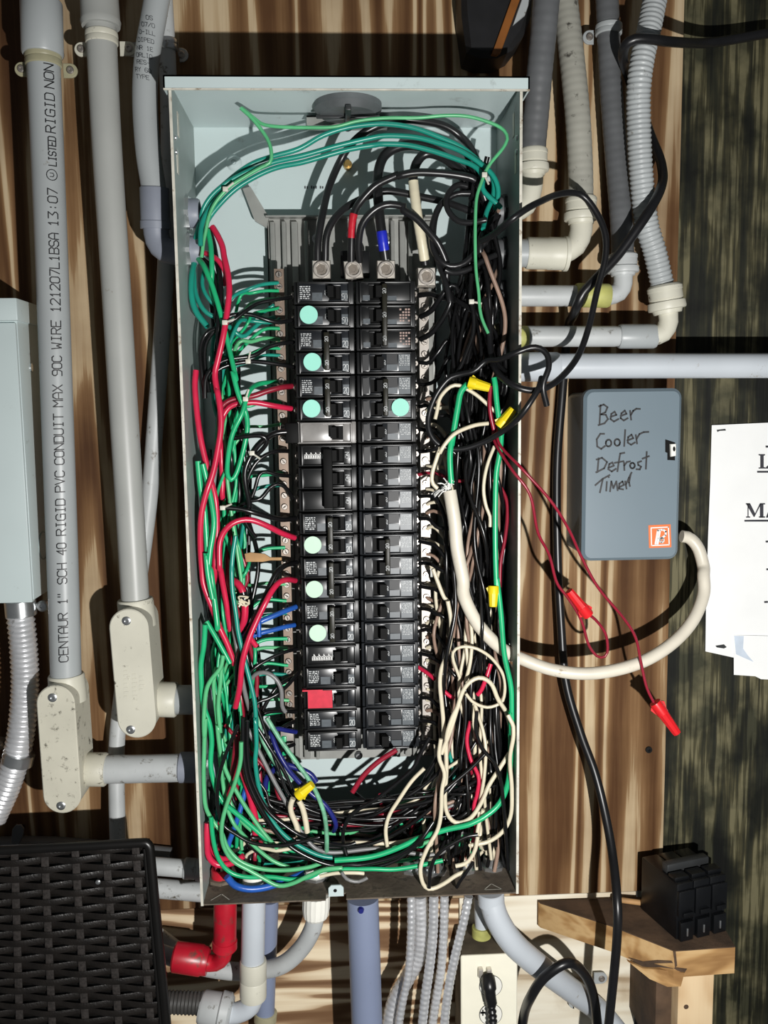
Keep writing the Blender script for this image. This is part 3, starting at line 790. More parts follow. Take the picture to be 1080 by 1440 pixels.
def lb_fitting(par, top, bot, rpx, hf_, hb_, m, screws):
    """conduit body: rounded cover plate on a deeper tapering body"""
    def stad(a, b, r, k=16):
        a = Vector((a.x, a.z)); b = Vector((b.x, b.z)); d = (a - b).normalized(); nrm = Vector((-d.y, d.x)); out = []
        for i in range(k + 1):
            t = math.pi * i / k; out.append(a + nrm * math.cos(t) * -r + d * math.sin(t) * r)
        for i in range(k + 1):
            t = math.pi * i / k; out.append(b + nrm * math.cos(t) * r - d * math.sin(t) * r)
        return [tuple(x) for x in out]
    a, b = P(*top, hf_), P(*bot, hf_); r = PX(rpx, hf_)
    part('body', MB().prism(stad(a, b, r * .97), -hb_ * IN, -(hf_ - .12) * IN), m, par)
    cv = part('cover', MB().prism(stad(a, b, r), -(hf_ - .13) * IN, -hf_ * IN, .0012), m, par)
    for s in screws:
        q = P(*s, hf_); part('screw', MB().lathe(q + Vector((0, .001, 0)), q + Vector((0, -.0016, 0)), [(0, .0052), (.7, .005), (1, .0038), (1, .002), (.5, .0018)], 16), 'zinc', cv)
    return cv


# --- printed one-inch PVC conduit, far left
c1 = thing('pvc_conduit', 'grey PVC conduit printed with black lettering beside the left switch box', 'conduit', P(92, 945, 3.1))
path1 = [(58, -40, 3.0), (60, 60, 3.0), (66, 200, 3.0), (74, 400, 3.0), (82, 620, 3.0), (89, 820, 3.0), (93, 960, 3.0)]
tubepart('pipe', path1, 21.3, 'pvc', c1, 32)
collar('coupling', (58, 2, 3.0), (60, 78, 3.0), 26.5, 'pvc', c1, [(0, .96), (.03, 1), (.97, 1), (1, .95)])
segs = [('CENTAUR', 925, 858), ('1"', 845, 830), ('SCH', 817, 789), ('40', 777, 761), ('RIGID', 750, 700), ('PVC', 690, 661), ('CONDUIT', 652, 582), ('MAX', 572, 542), ('90C', 529, 502),
        ('WIRE', 492, 453), ('121207L1BSA', 441, 332), ('13:07', 322, 270), ('LISTED', 238, 198), ('RIGID', 192, 138), ('NON', 130, 97)]


def on_pipe(path, rpx, off0, off1):
    """map (pixel y, v metres round the pipe) to the pipe surface; off = angle of the text centre"""
    h = path[0][2]; r = PX(rpx, h) * 1.012

    def centre(y):
        for a, b in zip(path[:-1], path[1:]):
            if a[1] <= y <= b[1]:
                t = (y - a[1]) / (b[1] - a[1]); return a[0] + (b[0] - a[0]) * t
        return path[-1][0]

    def fn(y, v):
        c = P(centre(y), y, h); t = (y - 100) / 830
        a = off0 + (off1 - off0) * t - v / r        # v: letter-up points left
        return c + Vector((math.sin(a) * r, -math.cos(a) * r, 0))
    return fn


fn1 = on_pipe(path1, 21.3, .60, .18)
mb = MB(); hh = .0098
for t, ya, yb in segs:
    k = .8 if t == 'LISTED' else 1
    for st in text_strokes(t, ya - yb, hh * k):
        sub = []
        for (u0, v0), (u1, v1) in zip(st[:-1], st[1:]):
            n = 3
            for i in range(n): sub.append([(u0 + (u1 - u0) * i / n, v0 + (v1 - v0) * i / n), (u0 + (u1 - u0) * (i + 1) / n, v0 + (v1 - v0) * (i + 1) / n)])
        mpp = PX(1, 3.0)
        for sg in sub:
            sg2 = [(u * mpp, v) for u, v in sg]
            mb.ribbon([sg2], .0012, lambda u, v, ya=ya: fn1(ya - u / mpp, v - hh / 2))
# ring mark before LISTED
mpp = PX(1, 3.0)
ring = [(math.cos(i * math.pi / 8) * .006, math.sin(i * math.pi / 8) * .0055) for i in range(17)]
mb.ribbon([ring], .0009, lambda u, v: fn1(251 - u / mpp, v))
mb.ribbon([[(-.002, .002), (-.002, -.001), (0, -.002), (.002, -.001), (.002, .002)]], .0008, lambda u, v: fn1(251 - u / mpp, v))
part('lettering', mb, 'marker', c1)
lb_fitting(c1, (78, 990), (87, 1119), 27, 4.3, 2.0, 'cream_dirty', [(74, 981), (86, 1133)])
collar('top_hub', (93, 948, 3.0), (96, 985, 3.0), 25, 'cream', c1, [(0, .95), (.06, 1), (1, 1.04)])
collar('side_hub', (113, 1082, 2.9), (150, 1082, 2.9), 24, 'cream_dirty', c1)
tubepart('outlet_pipe', [(146, 1082, 2.9), (200, 1081, 2.9), (276, 1079, 2.9)], 20, 'pvc_dirty', c1, 28)
collar('end_collar', (252, 1079, 2.9), (278, 1079, 2.9), 22, 'pvc_slate', c1)
strap('olive two-hole strap holding the printed PVC conduit', 61, 84, 3.0, 21.5, [(30, 97, 2.6), (99, 99, 2.6)], 'olive', 9)

# --- plain PVC conduit, second from left
c2 = thing('pvc_conduit', 'plain grey PVC conduit running down to a cream conduit body', 'conduit', P(190, 850, 2.6))
tubepart('pipe', [(138, -40, 2.5), (143, 60, 2.5), (150, 200, 2.5), (163, 400, 2.5), (174, 580, 2.5), (184, 740, 2.5), (191, 860, 2.5)], 19.5, 'pvc_warm', c2, 32)
collar('coupling', (138, -30, 2.5), (142, 38, 2.5), 25, 'pvc_warm', c2, [(0, .96), (.85, 1), (.9, 1.04), (1, .98)])
lb_fitting(c2, (181, 883), (192, 1012), 27.5, 3.9, 1.6, 'cream', [(178, 873), (184, 1026)])
collar('top_hub', (190, 842, 2.5), (194, 880, 2.5), 25, 'cream', c2, [(0, .95), (.06, 1), (1, 1.04)])
collar('side_hub', (212, 983, 2.5), (249, 984, 2.5), 25, 'cream', c2)
collar('outlet_pipe', (246, 984, 2.5), (278, 984, 2.5), 21, 'pvc', c2)
mb = MB()
for (x, y0, y1) in [(178, 980, 930), (190, 985, 938), (200, 970, 945)]:
    k = 0
    for i in range(int((y0 - y1) / 6)):
        q = P(x, y0 - i * 6, 3.905); mb.box(q + Vector((-.003, 0, -.0016)), q + Vector((.003 * (((i * 5) % 3) / 3 + .2), -.0003, .0012)))
part('moulded_marks', mb, 'cream', c2)
strap('ivory two-hole strap holding the plain PVC conduit', 143, 54, 2.5, 19.5, [(114, 69, 2.0), (181, 68, 2.0)], 'cream', 8)

# --- printed flexible conduit curving into the box side
c3 = thing('flexible_conduit', 'light grey flexible conduit with small print entering the panel through a slate elbow', 'conduit', P(217, 320, 3))
tubepart('tube', [(228, -40, 3.4), (217, 20, 3.4), (207, 80, 3.4), (204, 140, 3.4), (208, 210, 3.3), (217, 270, 3.2)], 16.5, 'pvc', c3, 28)
fnp = [((212, 35), 'OS'), ((208, 44), '07/0'), ((206, 54), '0-ILL'), ((206, 65), 'DIPED'), ((206, 76), 'NR 1E'), ((205, 86), 'ORLIO'), ((205, 96), 'RES-'), ((204, 106), 'RY 60'), ((207, 116), 'TYPE')]
mb = MB(); r3 = PX(17.1, 3.4)
for (x, y), t in fnp:
    wd = PX(4.3 * len(t), 3.4)
    cpt = P({35: 213.9, 44: 212, 54: 210.3, 65: 208.6, 76: 207.3, 86: 206.3, 96: 205.4, 106: 204.8, 116: 204.3}[y], y, 3.4)
    for st in text_strokes(t, wd, PX(5, 3.4)):
        mb.ribbon([st], .0005, lambda u, v, cpt=cpt, wd=wd: cpt + Vector((math.sin((u - wd / 2) / r3) * r3, -math.cos((u - wd / 2) / r3) * r3, v - u * .12)), 2)
part('fine_print', mb, 'print_grey', c3)
collar('coupling', (217, 264, 3.2), (219, 322, 3.0), 19.5, 'pvc_slate', c3, [(0, .97), (.03, 1), (.8, 1), (.82, 1.05), (1, 1.05)])
tubepart('elbow', [(219, 318, 3.0), (222, 338, 2.9), (234, 352, 2.9), (262, 356, 2.9)], 17, 'pvc_slate', c3, 24)

# --- small pipe running behind the others
c4 = thing('metal_conduit', 'slim grey conduit running behind the two cream conduit bodies', 'conduit', P(165, 1180, .5))
tubepart('pipe', [(228, -40, .8), (234, 60, .8), (238, 180, .8), (235, 330, .8), (229, 450, .8), (218, 600, .8), (208, 720, .8), (190, 850, .7), (171, 980, .7), (164, 1050, 1.0), (164, 1120, 1.4), (166, 1185, 1.7), (167, 1240, 1.8)], 11.5, 'pvc_dirty', c4, 24)
strap('bright steel one-hole strap above the panel corner', 236, 64, .8, 12.5, [(255, 77, .35), (183, 69, .35)], 'zinc', 7)

# --- switch box at the left with its armoured cable
sw = thing('switch_box', 'pale grey metal switch box cut off by the left edge', 'switch box', P(20, 845, 0))
hS = 3.0
f0, f1, f2 = P(29, 425, hS), P(42, 844, hS), P(-60, 844, hS)
xr = (f0.x + f1.x) / 2
part('body', MB().box((xr - .14, -hS * IN, f1.z), (xr, -.3 * IN, f0.z), .0015), 'sw_box', sw)
part('cover', MB().box((xr - .14, -hS * IN - .004, f1.z - .002), (xr - .001, -hS * IN + .006, f0.z - .022), .0012), 'sw_box', sw)
part('cap', MB().box((xr - .14, -hS * IN - .007, f0.z - .020), (xr + .003, -.25 * IN, f0.z + .004), .0015), 'sw_box', sw)
for px, py in ((42, 516),):
    q = Vector((xr, -1.6 * IN, P(42, 516, 2).z)); part('screw', MB().lathe(q, q + Vector((.002, 0, 0)), [(0, .005), (.7, .005), (1, .003)], 14), 'zinc', sw)
q = Vector((xr, -1.4 * IN, P(60, 768, 1.6).z))
part('knockout', MB().tube([q + Vector((.0005, math.cos(a) * .016, math.sin(a) * .016)) for a in [i * math.pi / 12 for i in range(24)]], .0007, 6, closed=True), 'box_side', sw)
fm = thing('flexible_metal_conduit', 'thick silver flexible metal conduit hanging below the left switch box', 'conduit', P(28, 850, 2.5))
tubepart('armour', [(27, 852, 1.9), (33, 910, 1.9), (35, 970, 1.9), (28, 1040, 1.9), (12, 1100, 1.8), (-10, 1150, 1.7)], 19.5, 'armour', fm, 22, fn=(7.2, 2.6, 1.0))
collar('connector', (28, 843, 1.9), (30, 866, 1.9), 21, 'zinc', fm)
collar('clamp', (28, 1058, 1.9), (24, 1074, 1.9), 21.5, 'zinc', fm)
q = P(60, 852, 1.7); part('clamp_screw', MB().lathe(q + Vector((0, .004, 0)), q + Vector((0, -.004, 0)), [(0, .0065), (.8, .0065), (1, .005), (1, .0025), (.7, .002)], 16).box(q + Vector((-.02, -.001, -.003)), q + Vector((-.003, .004, .003)), .001), 'zinc', fm)
strap('grey one-hole strap at the left edge below the flexible metal conduit', -8, 1046, 1.0, 14, [(3, 1046, .5)], 'zinc', 6)

# --- flexible conduits upper right, each with its fittings into the panel side
def nut(par, a, b, rpx, m): return collar('gland_nut', a, b, rpx, m, par, RIBNUT, 30)


ca = thing('flexible_conduit', 'dark grey flexible conduit behind the panel corner', 'conduit', P(750, 270, 2.4))
tubepart('tube', [(772, -40, 3.15), (766, 30, 3.1), (759, 100, 2.9), (754, 160, 2.6), (749, 215, 2.4)], 17.5, 'flex_dark', ca, 22, fn=(12, .55, .3))
nut(ca, (750, 208, 2.4), (750, 247, 2.4), 19.5, 'cream')
tubepart('elbow', [(749, 240, 2.4), (747, 265, 2.4), (739, 288, 2.4), (722, 297, 2.4)], 15, 'cream', ca)
cb = thing('flexible_conduit', 'stained beige flexible conduit with a cream elbow beside the panel', 'conduit', P(800, 355, 2.4))
tubepart('tube', [(792, -40, 1.75), (796, 10, 1.8), (804, 80, 2.1), (812, 160, 2.4), (816, 230, 2.4), (817, 282, 2.4)], 17, 'flex_beige', cb, 22, fn=(10, .6, .3))
nut(cb, (817, 276, 2.4), (817, 315, 2.4), 21.5, 'cream')
tubepart('elbow', [(817, 305, 2.4), (817, 325, 2.4), (809, 345, 2.4), (790, 356, 2.4)], 15.5, 'cream', cb)
collar('coupling', (740, 356, 2.4), (798, 357, 2.4), 21.5, 'cream', cb, [(0, .95), (.04, 1), (.52, 1), (.54, 1.03), (.9, 1.03), (.91, 1.1), (1, 1.1)])
collar('stub', (716, 356, 2.4), (744, 356, 2.4), 19, 'pvc', cb)
cc = thing('flexible_conduit', 'charcoal flexible conduit with a primer-stained coupling beside the panel', 'conduit', P(800, 415, 2.3))
tubepart('tube', [(852, -40, 1.35), (855, 30, 1.35), (859, 120, 1.35), (867, 225, 1.6), (874, 312, 1.95), (876, 368, 2.2)], 15.5, 'flex_dark', cc, 22, fn=(11, .5, .3))
nut(cc, (876, 356, 2.2), (876, 388, 2.2), 20, 'pvc_dirty')
tubepart('elbow', [(876, 380, 2.2), (876, 398, 2.2), (870, 411, 2.2), (855, 416, 2.2)], 13, 'pvc_dirty', cc)
collar('coupling', (809, 415, 2.2), (857, 416, 2.2), 16.5, 'primer', cc)
collar('pipe', (716, 416, 2.2), (812, 416, 2.2), 14.5, 'pvc_dirty', cc)
strap('light grey strap around the charcoal flexible conduit', 856, 42, 1.35, 16.5, [(829, 52, .9)], 'pvc', 7)
cdx = thing('flexible_conduit', 'light grey ribbed flexible conduit next to the treated post', 'conduit', P(830, 473, 2.2))
tubepart('tube', [(930, -40, 2.75), (921, 0, 2.75), (913, 40, 2.9), (904, 80, 3.05), (899, 117, 3.05), (898, 156, 2.9), (901, 234, 2.7), (909, 312, 2.5), (921, 355, 2.4), (932, 403, 2.3)], 16.5, 'flex_light', cdx, 22, fn=(6.4, 1.7, .8))
nut(cdx, (934, 400, 2.3), (939, 441, 2.3), 24, 'cream')
tubepart('elbow', [(938, 432, 2.3), (940, 452, 2.3), (932, 468, 2.3), (916, 473, 2.3)], 13.5, 'cream', cdx)
collar('coupling', (870, 473, 2.2), (922, 473, 2.2), 17, 'pvc', cdx)
collar('pipe', (735, 473, 2.2), (872, 473, 2.2), 14.5, 'pvc_dirty', cdx)
collar('primer_ring', (716, 474, 2.2), (742, 474, 2.2), 15.5, 'primer', cdx)
ce = thing('pvc_conduit', 'long level grey PVC conduit running right from the panel over the timer', 'conduit', P(900, 514, 2.4))
collar('pipe', (716, 515, 2.4), (1180, 514, 2.4), 17.5, 'pvc_bright', ce)
collar('coupling', (724, 516, 2.4), (786, 516, 2.4), 20.5, 'pvc_bright', ce)
# locknuts and bushings inside the panel sides
LOCKNUTS = []
for i, (px, py, side) in enumerate([(712, 297, 1), (710, 356, 1), (708, 416, 1), (706, 474, 1), (712, 517, 1), (268, 300, -1), (264, 352, -1), (290, 984, -1), (290, 1079, -1)]):
    hh = [2.4, 2.4, 2.2, 2.2, 2.4, 2.9, 2.9, 2.5, 2.9][i]
    xx = BW - T_ if side > 0 else T_
    q = P(px, py, hh); q.x = xx
    d = Vector((-side, 0, 0)); r = .0155 if i < 7 else .018
    LOCKNUTS.append((tuple(q), r, side))
    t = thing('conduit_locknut', ['steel locknut and grey bushing of the highest conduit on the right panel wall', 'locknut and bushing of the cream coupling conduit inside the right wall', 'locknut and bushing of the primer-stained conduit inside the right wall',
              'locknut with tan bushing of the ribbed conduit inside the right wall', 'locknut of the long level conduit inside the right wall', 'upper bright locknut inside the left panel wall',
              'lower bright locknut with grey bushing inside the left panel wall', 'locknut of the plain conduit inside the left wall', 'locknut of the printed conduit inside the left wall'][i], 'locknut', q)
    ln = MB(); pts_ = []
    for k in range(24):
        rr = r * (1.22 if k % 4 < 2 else 1.05); a_ = k * math.pi / 12; pts_.append((math.cos(a_) * rr, math.sin(a_) * rr))
    vs = [q + Vector((0, a_, b_)) for a_, b_ in pts_] + [q + d * .004 + Vector((0, a_, b_)) for a_, b_ in pts_]
    ln.add(vs, [list(range(24))[::-1], list(range(24, 48))] + [(k, (k + 1) % 24, 24 + (k + 1) % 24, 24 + k) for k in range(24)])
    part('nut', ln, 'zinc' if side < 0 else 'dark_steel', t)
    part('bushing', MB().lathe(q + d * .004, q + d * .014, [(0, r), (.8, r), (1, r * .93), (1, r * .75), (.2, r * .72)], 24), ('pvc_slate' if side < 0 else 'olive' if i == 3 else 'flex_dark'), t)

# --- black thing hanging at the top
hp = thing('hanging_pouch', 'black rounded object with an orange-brown stripe hanging above the panel', 'pouch', P(700, 78, 1.2))
out = [(648, -60), (650, 20), (657, 72), (676, 79), (700, 79), (722, 68), (738, 47), (748, 20), (754, -60)]
q = [P(x, y, 2.2) for x, y in out]
part('shell', MB().prism([(v.x, v.z) for v in q], -.2 * IN, -2.2 * IN, .006), 'pouch_black', hp)
q = [P(x, y, 2.25) for x, y in [(729, -30), (742, -30), (704, 74), (699, 78), (691, 77)]]
part('stripe', MB().prism([(v.x, v.z) for v in q], -2.1 * IN, -2.32 * IN, .0008), 'pouch_brown', hp)
q = [P(x, y, 2.25) for x, y in [(744, -30), (756, -30), (738, 22), (721, 36), (726, 20)]]
part('grey_patch', MB().prism([(v.x, v.z) for v in q], -2.1 * IN, -2.3 * IN, .0008), 'flex_light', hp)

# --- loose black cables on the right
WIRES = []          # (name, material, points, radius, sides, label, category, group): laid clear of each other further down


def cable(name, label, pts, rpx, m='rubber', cat='cable', n=14, group=None, lay=False):
    hm = sum(p[2] for p in pts) / len(pts)
    if lay:
        WIRES.append([name, m, pts3(pts), PX(rpx, hm), n, label, cat, group]); return len(WIRES) - 1
    return solo(name, MB().tube(smooth(pts3(pts)), PX(rpx, hm), n), m, label, cat, group, 60)


cable('power_cable', 'thick black cable looping from the treated post round the ribbed conduit', [(1130, 42, .8), (1080, 47, .9), (1000, 60, 1.5), (945, 59, 3.6), (915, 55, 4.05), (893, 55, 4.1), (880, 63, 3.9), (876, 78, 3.3), (878, 89, 2.65), (881, 98, 2.15), (884, 107, 1.7), (889, 122, 1.2), (901, 150, .9), (915, 190, 1.1), (927, 220, 1.8),
      (931, 236, 2.25), (932, 252, 2.75), (928, 268, 3.3), (918, 288, 3.7), (902, 313, 3.8), (868, 360, 3.6), (834, 396, 3.5), (820, 412, 3.4), (813, 426, 3.25), (809, 437, 2.85), (805, 446, 2.1), (801, 454, 1.3), (797, 480, .6), (790, 560, .5), (783, 660, .5), (784, 780, .7), (789, 880, .9), (796, 960, 1.2), (816, 1030, 1.6), (836, 1085, 2.0), (850, 1140, 2.6), (861, 1200, 3.6), (868, 1270, 5.2), (867, 1330, 5.4), (856, 1440, 5.0), (850, 1500, 5)], 6.6)
cable('black_cable', 'black cord leaving the panel and looping past the cream elbow', C('RX', (-10, 380, 4.4), (40, 350, 5.0), (100, 298, 6.1), (160, 255, 6.1), (210, 228, 5.7), (270, 202, 4.8), (330, 192, 4.4), (380, 205, 4.2), (430, 270, 4.2), (462, 350, 4.3), (462, 440, 4.3), (432, 560, 4.3), (400, 700, 4.5), (360, 810, 4.8), (300, 888, 5.4), (240, 930, 6.0), (180, 940, 6.1), (110, 920, 5.9), (50, 870, 5.2), (25, 800, 4.6), (15, 700, 4.2), (5, 600, 4)), 4.6, lay=True)
cable('black_cable', 'black cord making a round loop inside the panel around the yellow connectors', C('RX', (240, 1000, 6.0), (225, 925, 6.2), (248, 850, 6.2), (235, 798, 6.1), (190, 778, 6.0), (120, 800, 5.9), (60, 825, 5.4), (10, 830, 5.0)) + C('R1', (500, 830, 4.9), (400, 855, 4.7), (310, 890, 4.6), (220, 1010, 4.5), (168, 1160, 4.5), (180, 1280, 4.6), (260, 1365, 4.7), (400, 1390, 4.8), (560, 1345, 5.0), (700, 1270, 5.4), (800, 1190, 5.9), (880, 1090, 6.2), (960, 960, 6.1), (985, 880, 5.9))[0:14], 4.2, lay=True)
cable('grey_cable', 'off-white cable looping from the panel to the defrost timer', C('R2', (345, 500, 4.6), (365, 620, 4.7), (385, 760, 4.7), (400, 950, 4.7), (445, 1190, 4.7)) + C('R3', (450, 200, 4.6), (540, 385, 4.5), (640, 520, 4.4), (740, 610, 4.2), (830, 670, 4.0)) + C('S', (85, 412, 3.8), (200, 455, 3.9), (330, 475, 4.1), (460, 463, 4.1), (590, 422, 3.9), (700, 352, 3.5), (780, 262, 3.0), (822, 160, 2.5), (822, 80, 2.2)) + C('T', (775, 940, 1.9), (750, 850, 1.7), (710, 800, 1.6), (670, 790, 1.6)), 9.2, 'nm_white', lay=True)
# frayed end of that cable
mb = MB(); a0 = P(632, 692, 4.6)
for i in range(22):
    ang = random.uniform(1.2, 3.6); L = random.uniform(.008, .02)
    mb.tube(smooth([a0 + Vector((random.uniform(-.006, .006), random.uniform(-.004, .004), -.004)), a0 + Vector((math.cos(ang) * L * .5, -random.uniform(0, .006), math.sin(ang) * L * .5 + .004)), a0 + Vector((math.cos(ang) * L, -random.uniform(0, .01), math.sin(ang) * L))], .003), .0006, 5)
fr = solo('frayed_jacket', mb, 'white_print', 'frayed white paper filler at the stripped end of the off-white cable', 'fibres'); fr['kind'] = 'stuff'

# --- defrost timer
tm = thing('defrost_timer', 'slate grey timer box with marker lettering and a small orange logo', 'timer', P(890, 788, 0))
hT = 3.3
fr_ = [P(820, 547, hT), P(957, 546, hT), P(957, 788, hT), P(820, 788, hT)]
xa, xb = (fr_[0].x + fr_[3].x) / 2, (fr_[1].x + fr_[2].x) / 2; za, zc = (fr_[0].z + fr_[1].z) / 2, (fr_[2].z + fr_[3].z) / 2


def rrect(x0, x1, z0, z1, r, k=6):
    out = []
    for cx, cz, a0_ in ((x1 - r, z1 - r, 0), (x0 + r, z1 - r, 90), (x0 + r, z0 + r, 180), (x1 - r, z0 + r, 270)):
        for i in range(k + 1):
            a_ = math.radians(a0_ + 90 * i / k); out.append((cx + math.cos(a_) * r, cz + math.sin(a_) * r))
    return out


part('case', MB().prism(rrect(xa + .003, xb - .003, zc + .003, za - .003, .008), -.02 * IN, -(hT - .5) * IN), 'timer', tm)
part('door', MB().prism(rrect(xa, xb, zc, za, .011), -(hT - .55) * IN, -hT * IN, .0035), 'timer', tm)


def tface(u, v, e=.0004): q = P(760 + u / 3.375, 520 + v / 3.375, hT); q.y -= e; return q


def ell(cx, cy, rx, ry, n=14): return [(cx + rx * math.cos(2 * math.pi * i / n), cy + ry * math.sin(2 * math.pi * i / n)) for i in range(n + 1)]


hw = [[(285, 168), (280, 260)], [(278, 174), (300, 165), (318, 178), (308, 202), (285, 212), (310, 214), (320, 234), (304, 254), (275, 263)],
      [(332, 224), (360, 214), (352, 199), (336, 210), (332, 234), (348, 246), (370, 234)], [(380, 220), (408, 209), (400, 194), (384, 207), (380, 230), (395, 241), (414, 230)],
      [(425, 195), (430, 237)], [(429, 215), (440, 195), (455, 185), (472, 186)],
      [(302, 304), (284, 304), (267, 330), (269, 364), (288, 376), (306, 362)], ell(323, 348, 13, 16), ell(364, 345, 13, 16), [(402, 286), (397, 362)],
      [(412, 336), (440, 325), (432, 308), (416, 320), (414, 346), (430, 356), (448, 345)], [(452, 310), (458, 350)], [(456, 328), (470, 305), (490, 296), (512, 295)],
      [(276, 420), (270, 486)], [(266, 426), (292, 418), (316, 438), (302, 468), (264, 487)], [(322, 466), (348, 455), (341, 440), (326, 448), (322, 472), (338, 483), (358, 470)],
      [(398, 394), (378, 398), (371, 440), (365, 482)], [(352, 442), (394, 434)], [(396, 440), (398, 476)], [(398, 454), (410, 438), (425, 435)], ell(436, 455, 11, 13),
      [(478, 434), (462, 440), (464, 452), (477, 460), (471, 473), (455, 472)], [(504, 390), (500, 470)], [(484, 422), (515, 410)],
      [(260, 548), (295, 518), (328, 500)], [(296, 518), (282, 582)], [(315, 532), (312, 574)], [(322, 506), (324, 510)], [(330, 577), (336, 530), (346, 562), (360, 530), (366, 572)],
      [(373, 558), (396, 546), (389, 530), (374, 541), (372, 564), (392, 568)], [(402, 530), (408, 564)], [(405, 546), (420, 512), (432, 488)], [(428, 496), (420, 535), (424, 552)]]
part('marker_lettering', MB().ribbon(hw, 8.0, lambda u, v: tface(u, v)), 'marker', tm)
lg = part('logo_sticker', MB().prism([(tface(*p).x, tface(*p).z) for p in [(512, 738), (617, 733), (621, 842), (515, 846)]], -hT * IN, -hT * IN - .0004), 'orange', tm)
part('logo_print', MB().ribbon([[(524, 750), (606, 746), (610, 830), (526, 834), (524, 750)]], 5, lambda u, v: tface(u, v, .0008)).ribbon([[(556, 762), (545, 825)], [(566, 762), (555, 825)], [(556, 762), (580, 758), (594, 768), (592, 785), (575, 798), (556, 800)], ell(575, 808, 8, 10)], 9, lambda u, v: tface(u, v, .0009)), 'white_print', lg)
part('latch_slot', MB().prism([(tface(*p).x, tface(*p).z) for p in [(592, 330), (638, 345), (638, 430), (602, 428), (602, 395), (592, 390)]], -hT * IN + .001, -hT * IN - .0004), 'brk_deep', tm)
lt = part('latch', MB().prism([(tface(*p).x, tface(*p).z) for p in [(612, 352), (638, 350), (638, 408), (614, 412)]], -hT * IN, -hT * IN - .004, .0006), 'outlet_white', tm)
part('latch_eye', MB().prism([(tface(*p).x, tface(*p).z) for p in ell(628, 375, 6, 12)[:-1]], -hT * IN - .004, -hT * IN - .0044), 'brk_deep', lt)

# --- paper notice stapled to the treated post
hN = -.36
nt_ = thing('paper_notice', 'white paper notice with bold serif lettering stapled to the treated post', 'notice', P(1060, 940, hN))
Q = lambda x, y, e=0.0: P(x, y, hN + e)


def flat(pts, e, th, m, name, par):
    qs = [P(x, y, hN + e) for x, y in pts]
    return part(name, MB().prism([(v.x, v.z) for v in qs], -(hN + e) * IN + th, -(hN + e) * IN), m, par)


# paper lifts a little off the post at its left edge
cols = [(0, .10), (25, .13), (60, .05), (110, .02), (170, .02)]
mb = MB(); vs = []
rows_ = [(598, 0), (680, .25), (760, .6), (850, .9), (916, 1)]
for ry, k in rows_:
    for dx, lift in cols:
        x = 1001 + dx - 9 * k + (0); y = ry - dx * .045 if k == 0 else ry + (dx * .22 if k == 1 else 0)
        vs.append(P(x, y, hN + .03 + lift))
nc = len(cols); fs = [(r * nc + c_, r * nc + c_ + 1, (r + 1) * nc + c_ + 1, (r + 1) * nc + c_) for r in range(len(rows_) - 1) for c_ in range(nc - 1)]
vs2 = [v + Vector((0, .0004, 0)) for v in vs]; m_ = len(vs)
rim = [i for i in range(nc)] + [r * nc + nc - 1 for r in range(1, len(rows_))] + [(len(rows_) - 1) * nc + i for i in range(nc - 2, -1, -1)] + [r * nc for r in range(len(rows_) - 2, 0, -1)]
mb.add(vs + vs2, fs + [tuple(i + m_ for i in f[::-1]) for f in fs] + [(rim[i], rim[(i + 1) % len(rim)], rim[(i + 1) % len(rim)] + m_, rim[i] + m_) for i in range(len(rim))])
part('sheet', mb, 'paper', nt_)
eT = .14
flat([(1032, 893), (1170, 897), (1170, 960), (1070, 955), (1062, 951), (1032, 949)], .16, .0004, 'paper', 'taped_scrap', nt_)
flat([(1032.5, 894), (1046, 894.5), (1045, 912), (1052, 922), (1060, 931), (1046, 925), (1035, 920)], .17, .0002, 'tape_clear', 'tape_strip', nt_)
flat([(1008, 604.5), (1020, 603), (1021, 605.5), (1012, 606), (1009, 607.5)], .16, .0005, 'dark_steel', 'staple', nt_)
flat([(1006, 908), (1018, 906), (1022, 910), (1018, 912), (1008, 910.5)], .16, .0005, 'dark_steel', 'staple', nt_)
flat([(1065, 662.5), (1160, 662.5), (1160, 664.8), (1065, 664.8)], eT, .0002, 'ink', 'underline', nt_)
flat([(1047, 731.3), (1160, 731.3), (1160, 733.6), (1047, 733.6)], eT, .0002, 'ink', 'underline', nt_)
flat([(1077, 627), (1160, 627), (1160, 629.5), (1077, 629.5)], eT, .0002, 'ink', 'underline', nt_)
flat([(1067, 639), (1076, 639), (1076, 640.2), (1074, 641), (1074, 657), (1077, 658), (1080, 655), (1081, 655), (1081, 659), (1067, 659), (1067, 658), (1069.5, 657.5), (1069.5, 641), (1067, 640.2)], eT, .0002, 'ink', 'letter_l', nt_)
mb = MB()
for poly in [[(1049, 708), (1055, 708), (1062, 722), (1060, 727)], [(1069, 708), (1070.5, 708.5), (1061, 727), (1060, 727)], [(1051.5, 709), (1052.7, 711), (1052.7, 727), (1051.5, 727)], [(1049.3, 726.5), (1055, 726.5), (1055, 728), (1049.3, 728)],
             [(1069, 709), (1073.6, 709), (1073.6, 728), (1069, 728)], [(1067.5, 726.5), (1076, 726.5), (1076, 728), (1067.5, 728)], [(1069, 708), (1076, 708), (1076, 709.4), (1069, 709.4)], [(1049, 708), (1055, 708), (1055, 709.3), (1049, 709.3)]]:
    qs = [P(x, y, hN + eT) for x, y in poly]; mb.prism([(v.x, v.z) for v in qs], -(hN + eT) * IN + .0002, -(hN + eT) * IN)
part('letter_m', mb, 'ink', nt_)
flat([(1077.5, 728), (1080, 728), (1084, 716), (1083, 714)], eT, .0002, 'ink', 'letter_stroke', nt_)
for x, y in ((1077, 762), (1078, 801), (1075, 847)): flat([(x, y - 1.2), (x + 5, y - 1.6), (x + 5, y + .8), (x, y + 1)], eT, .0002, 'ink', 'print_mark', nt_)

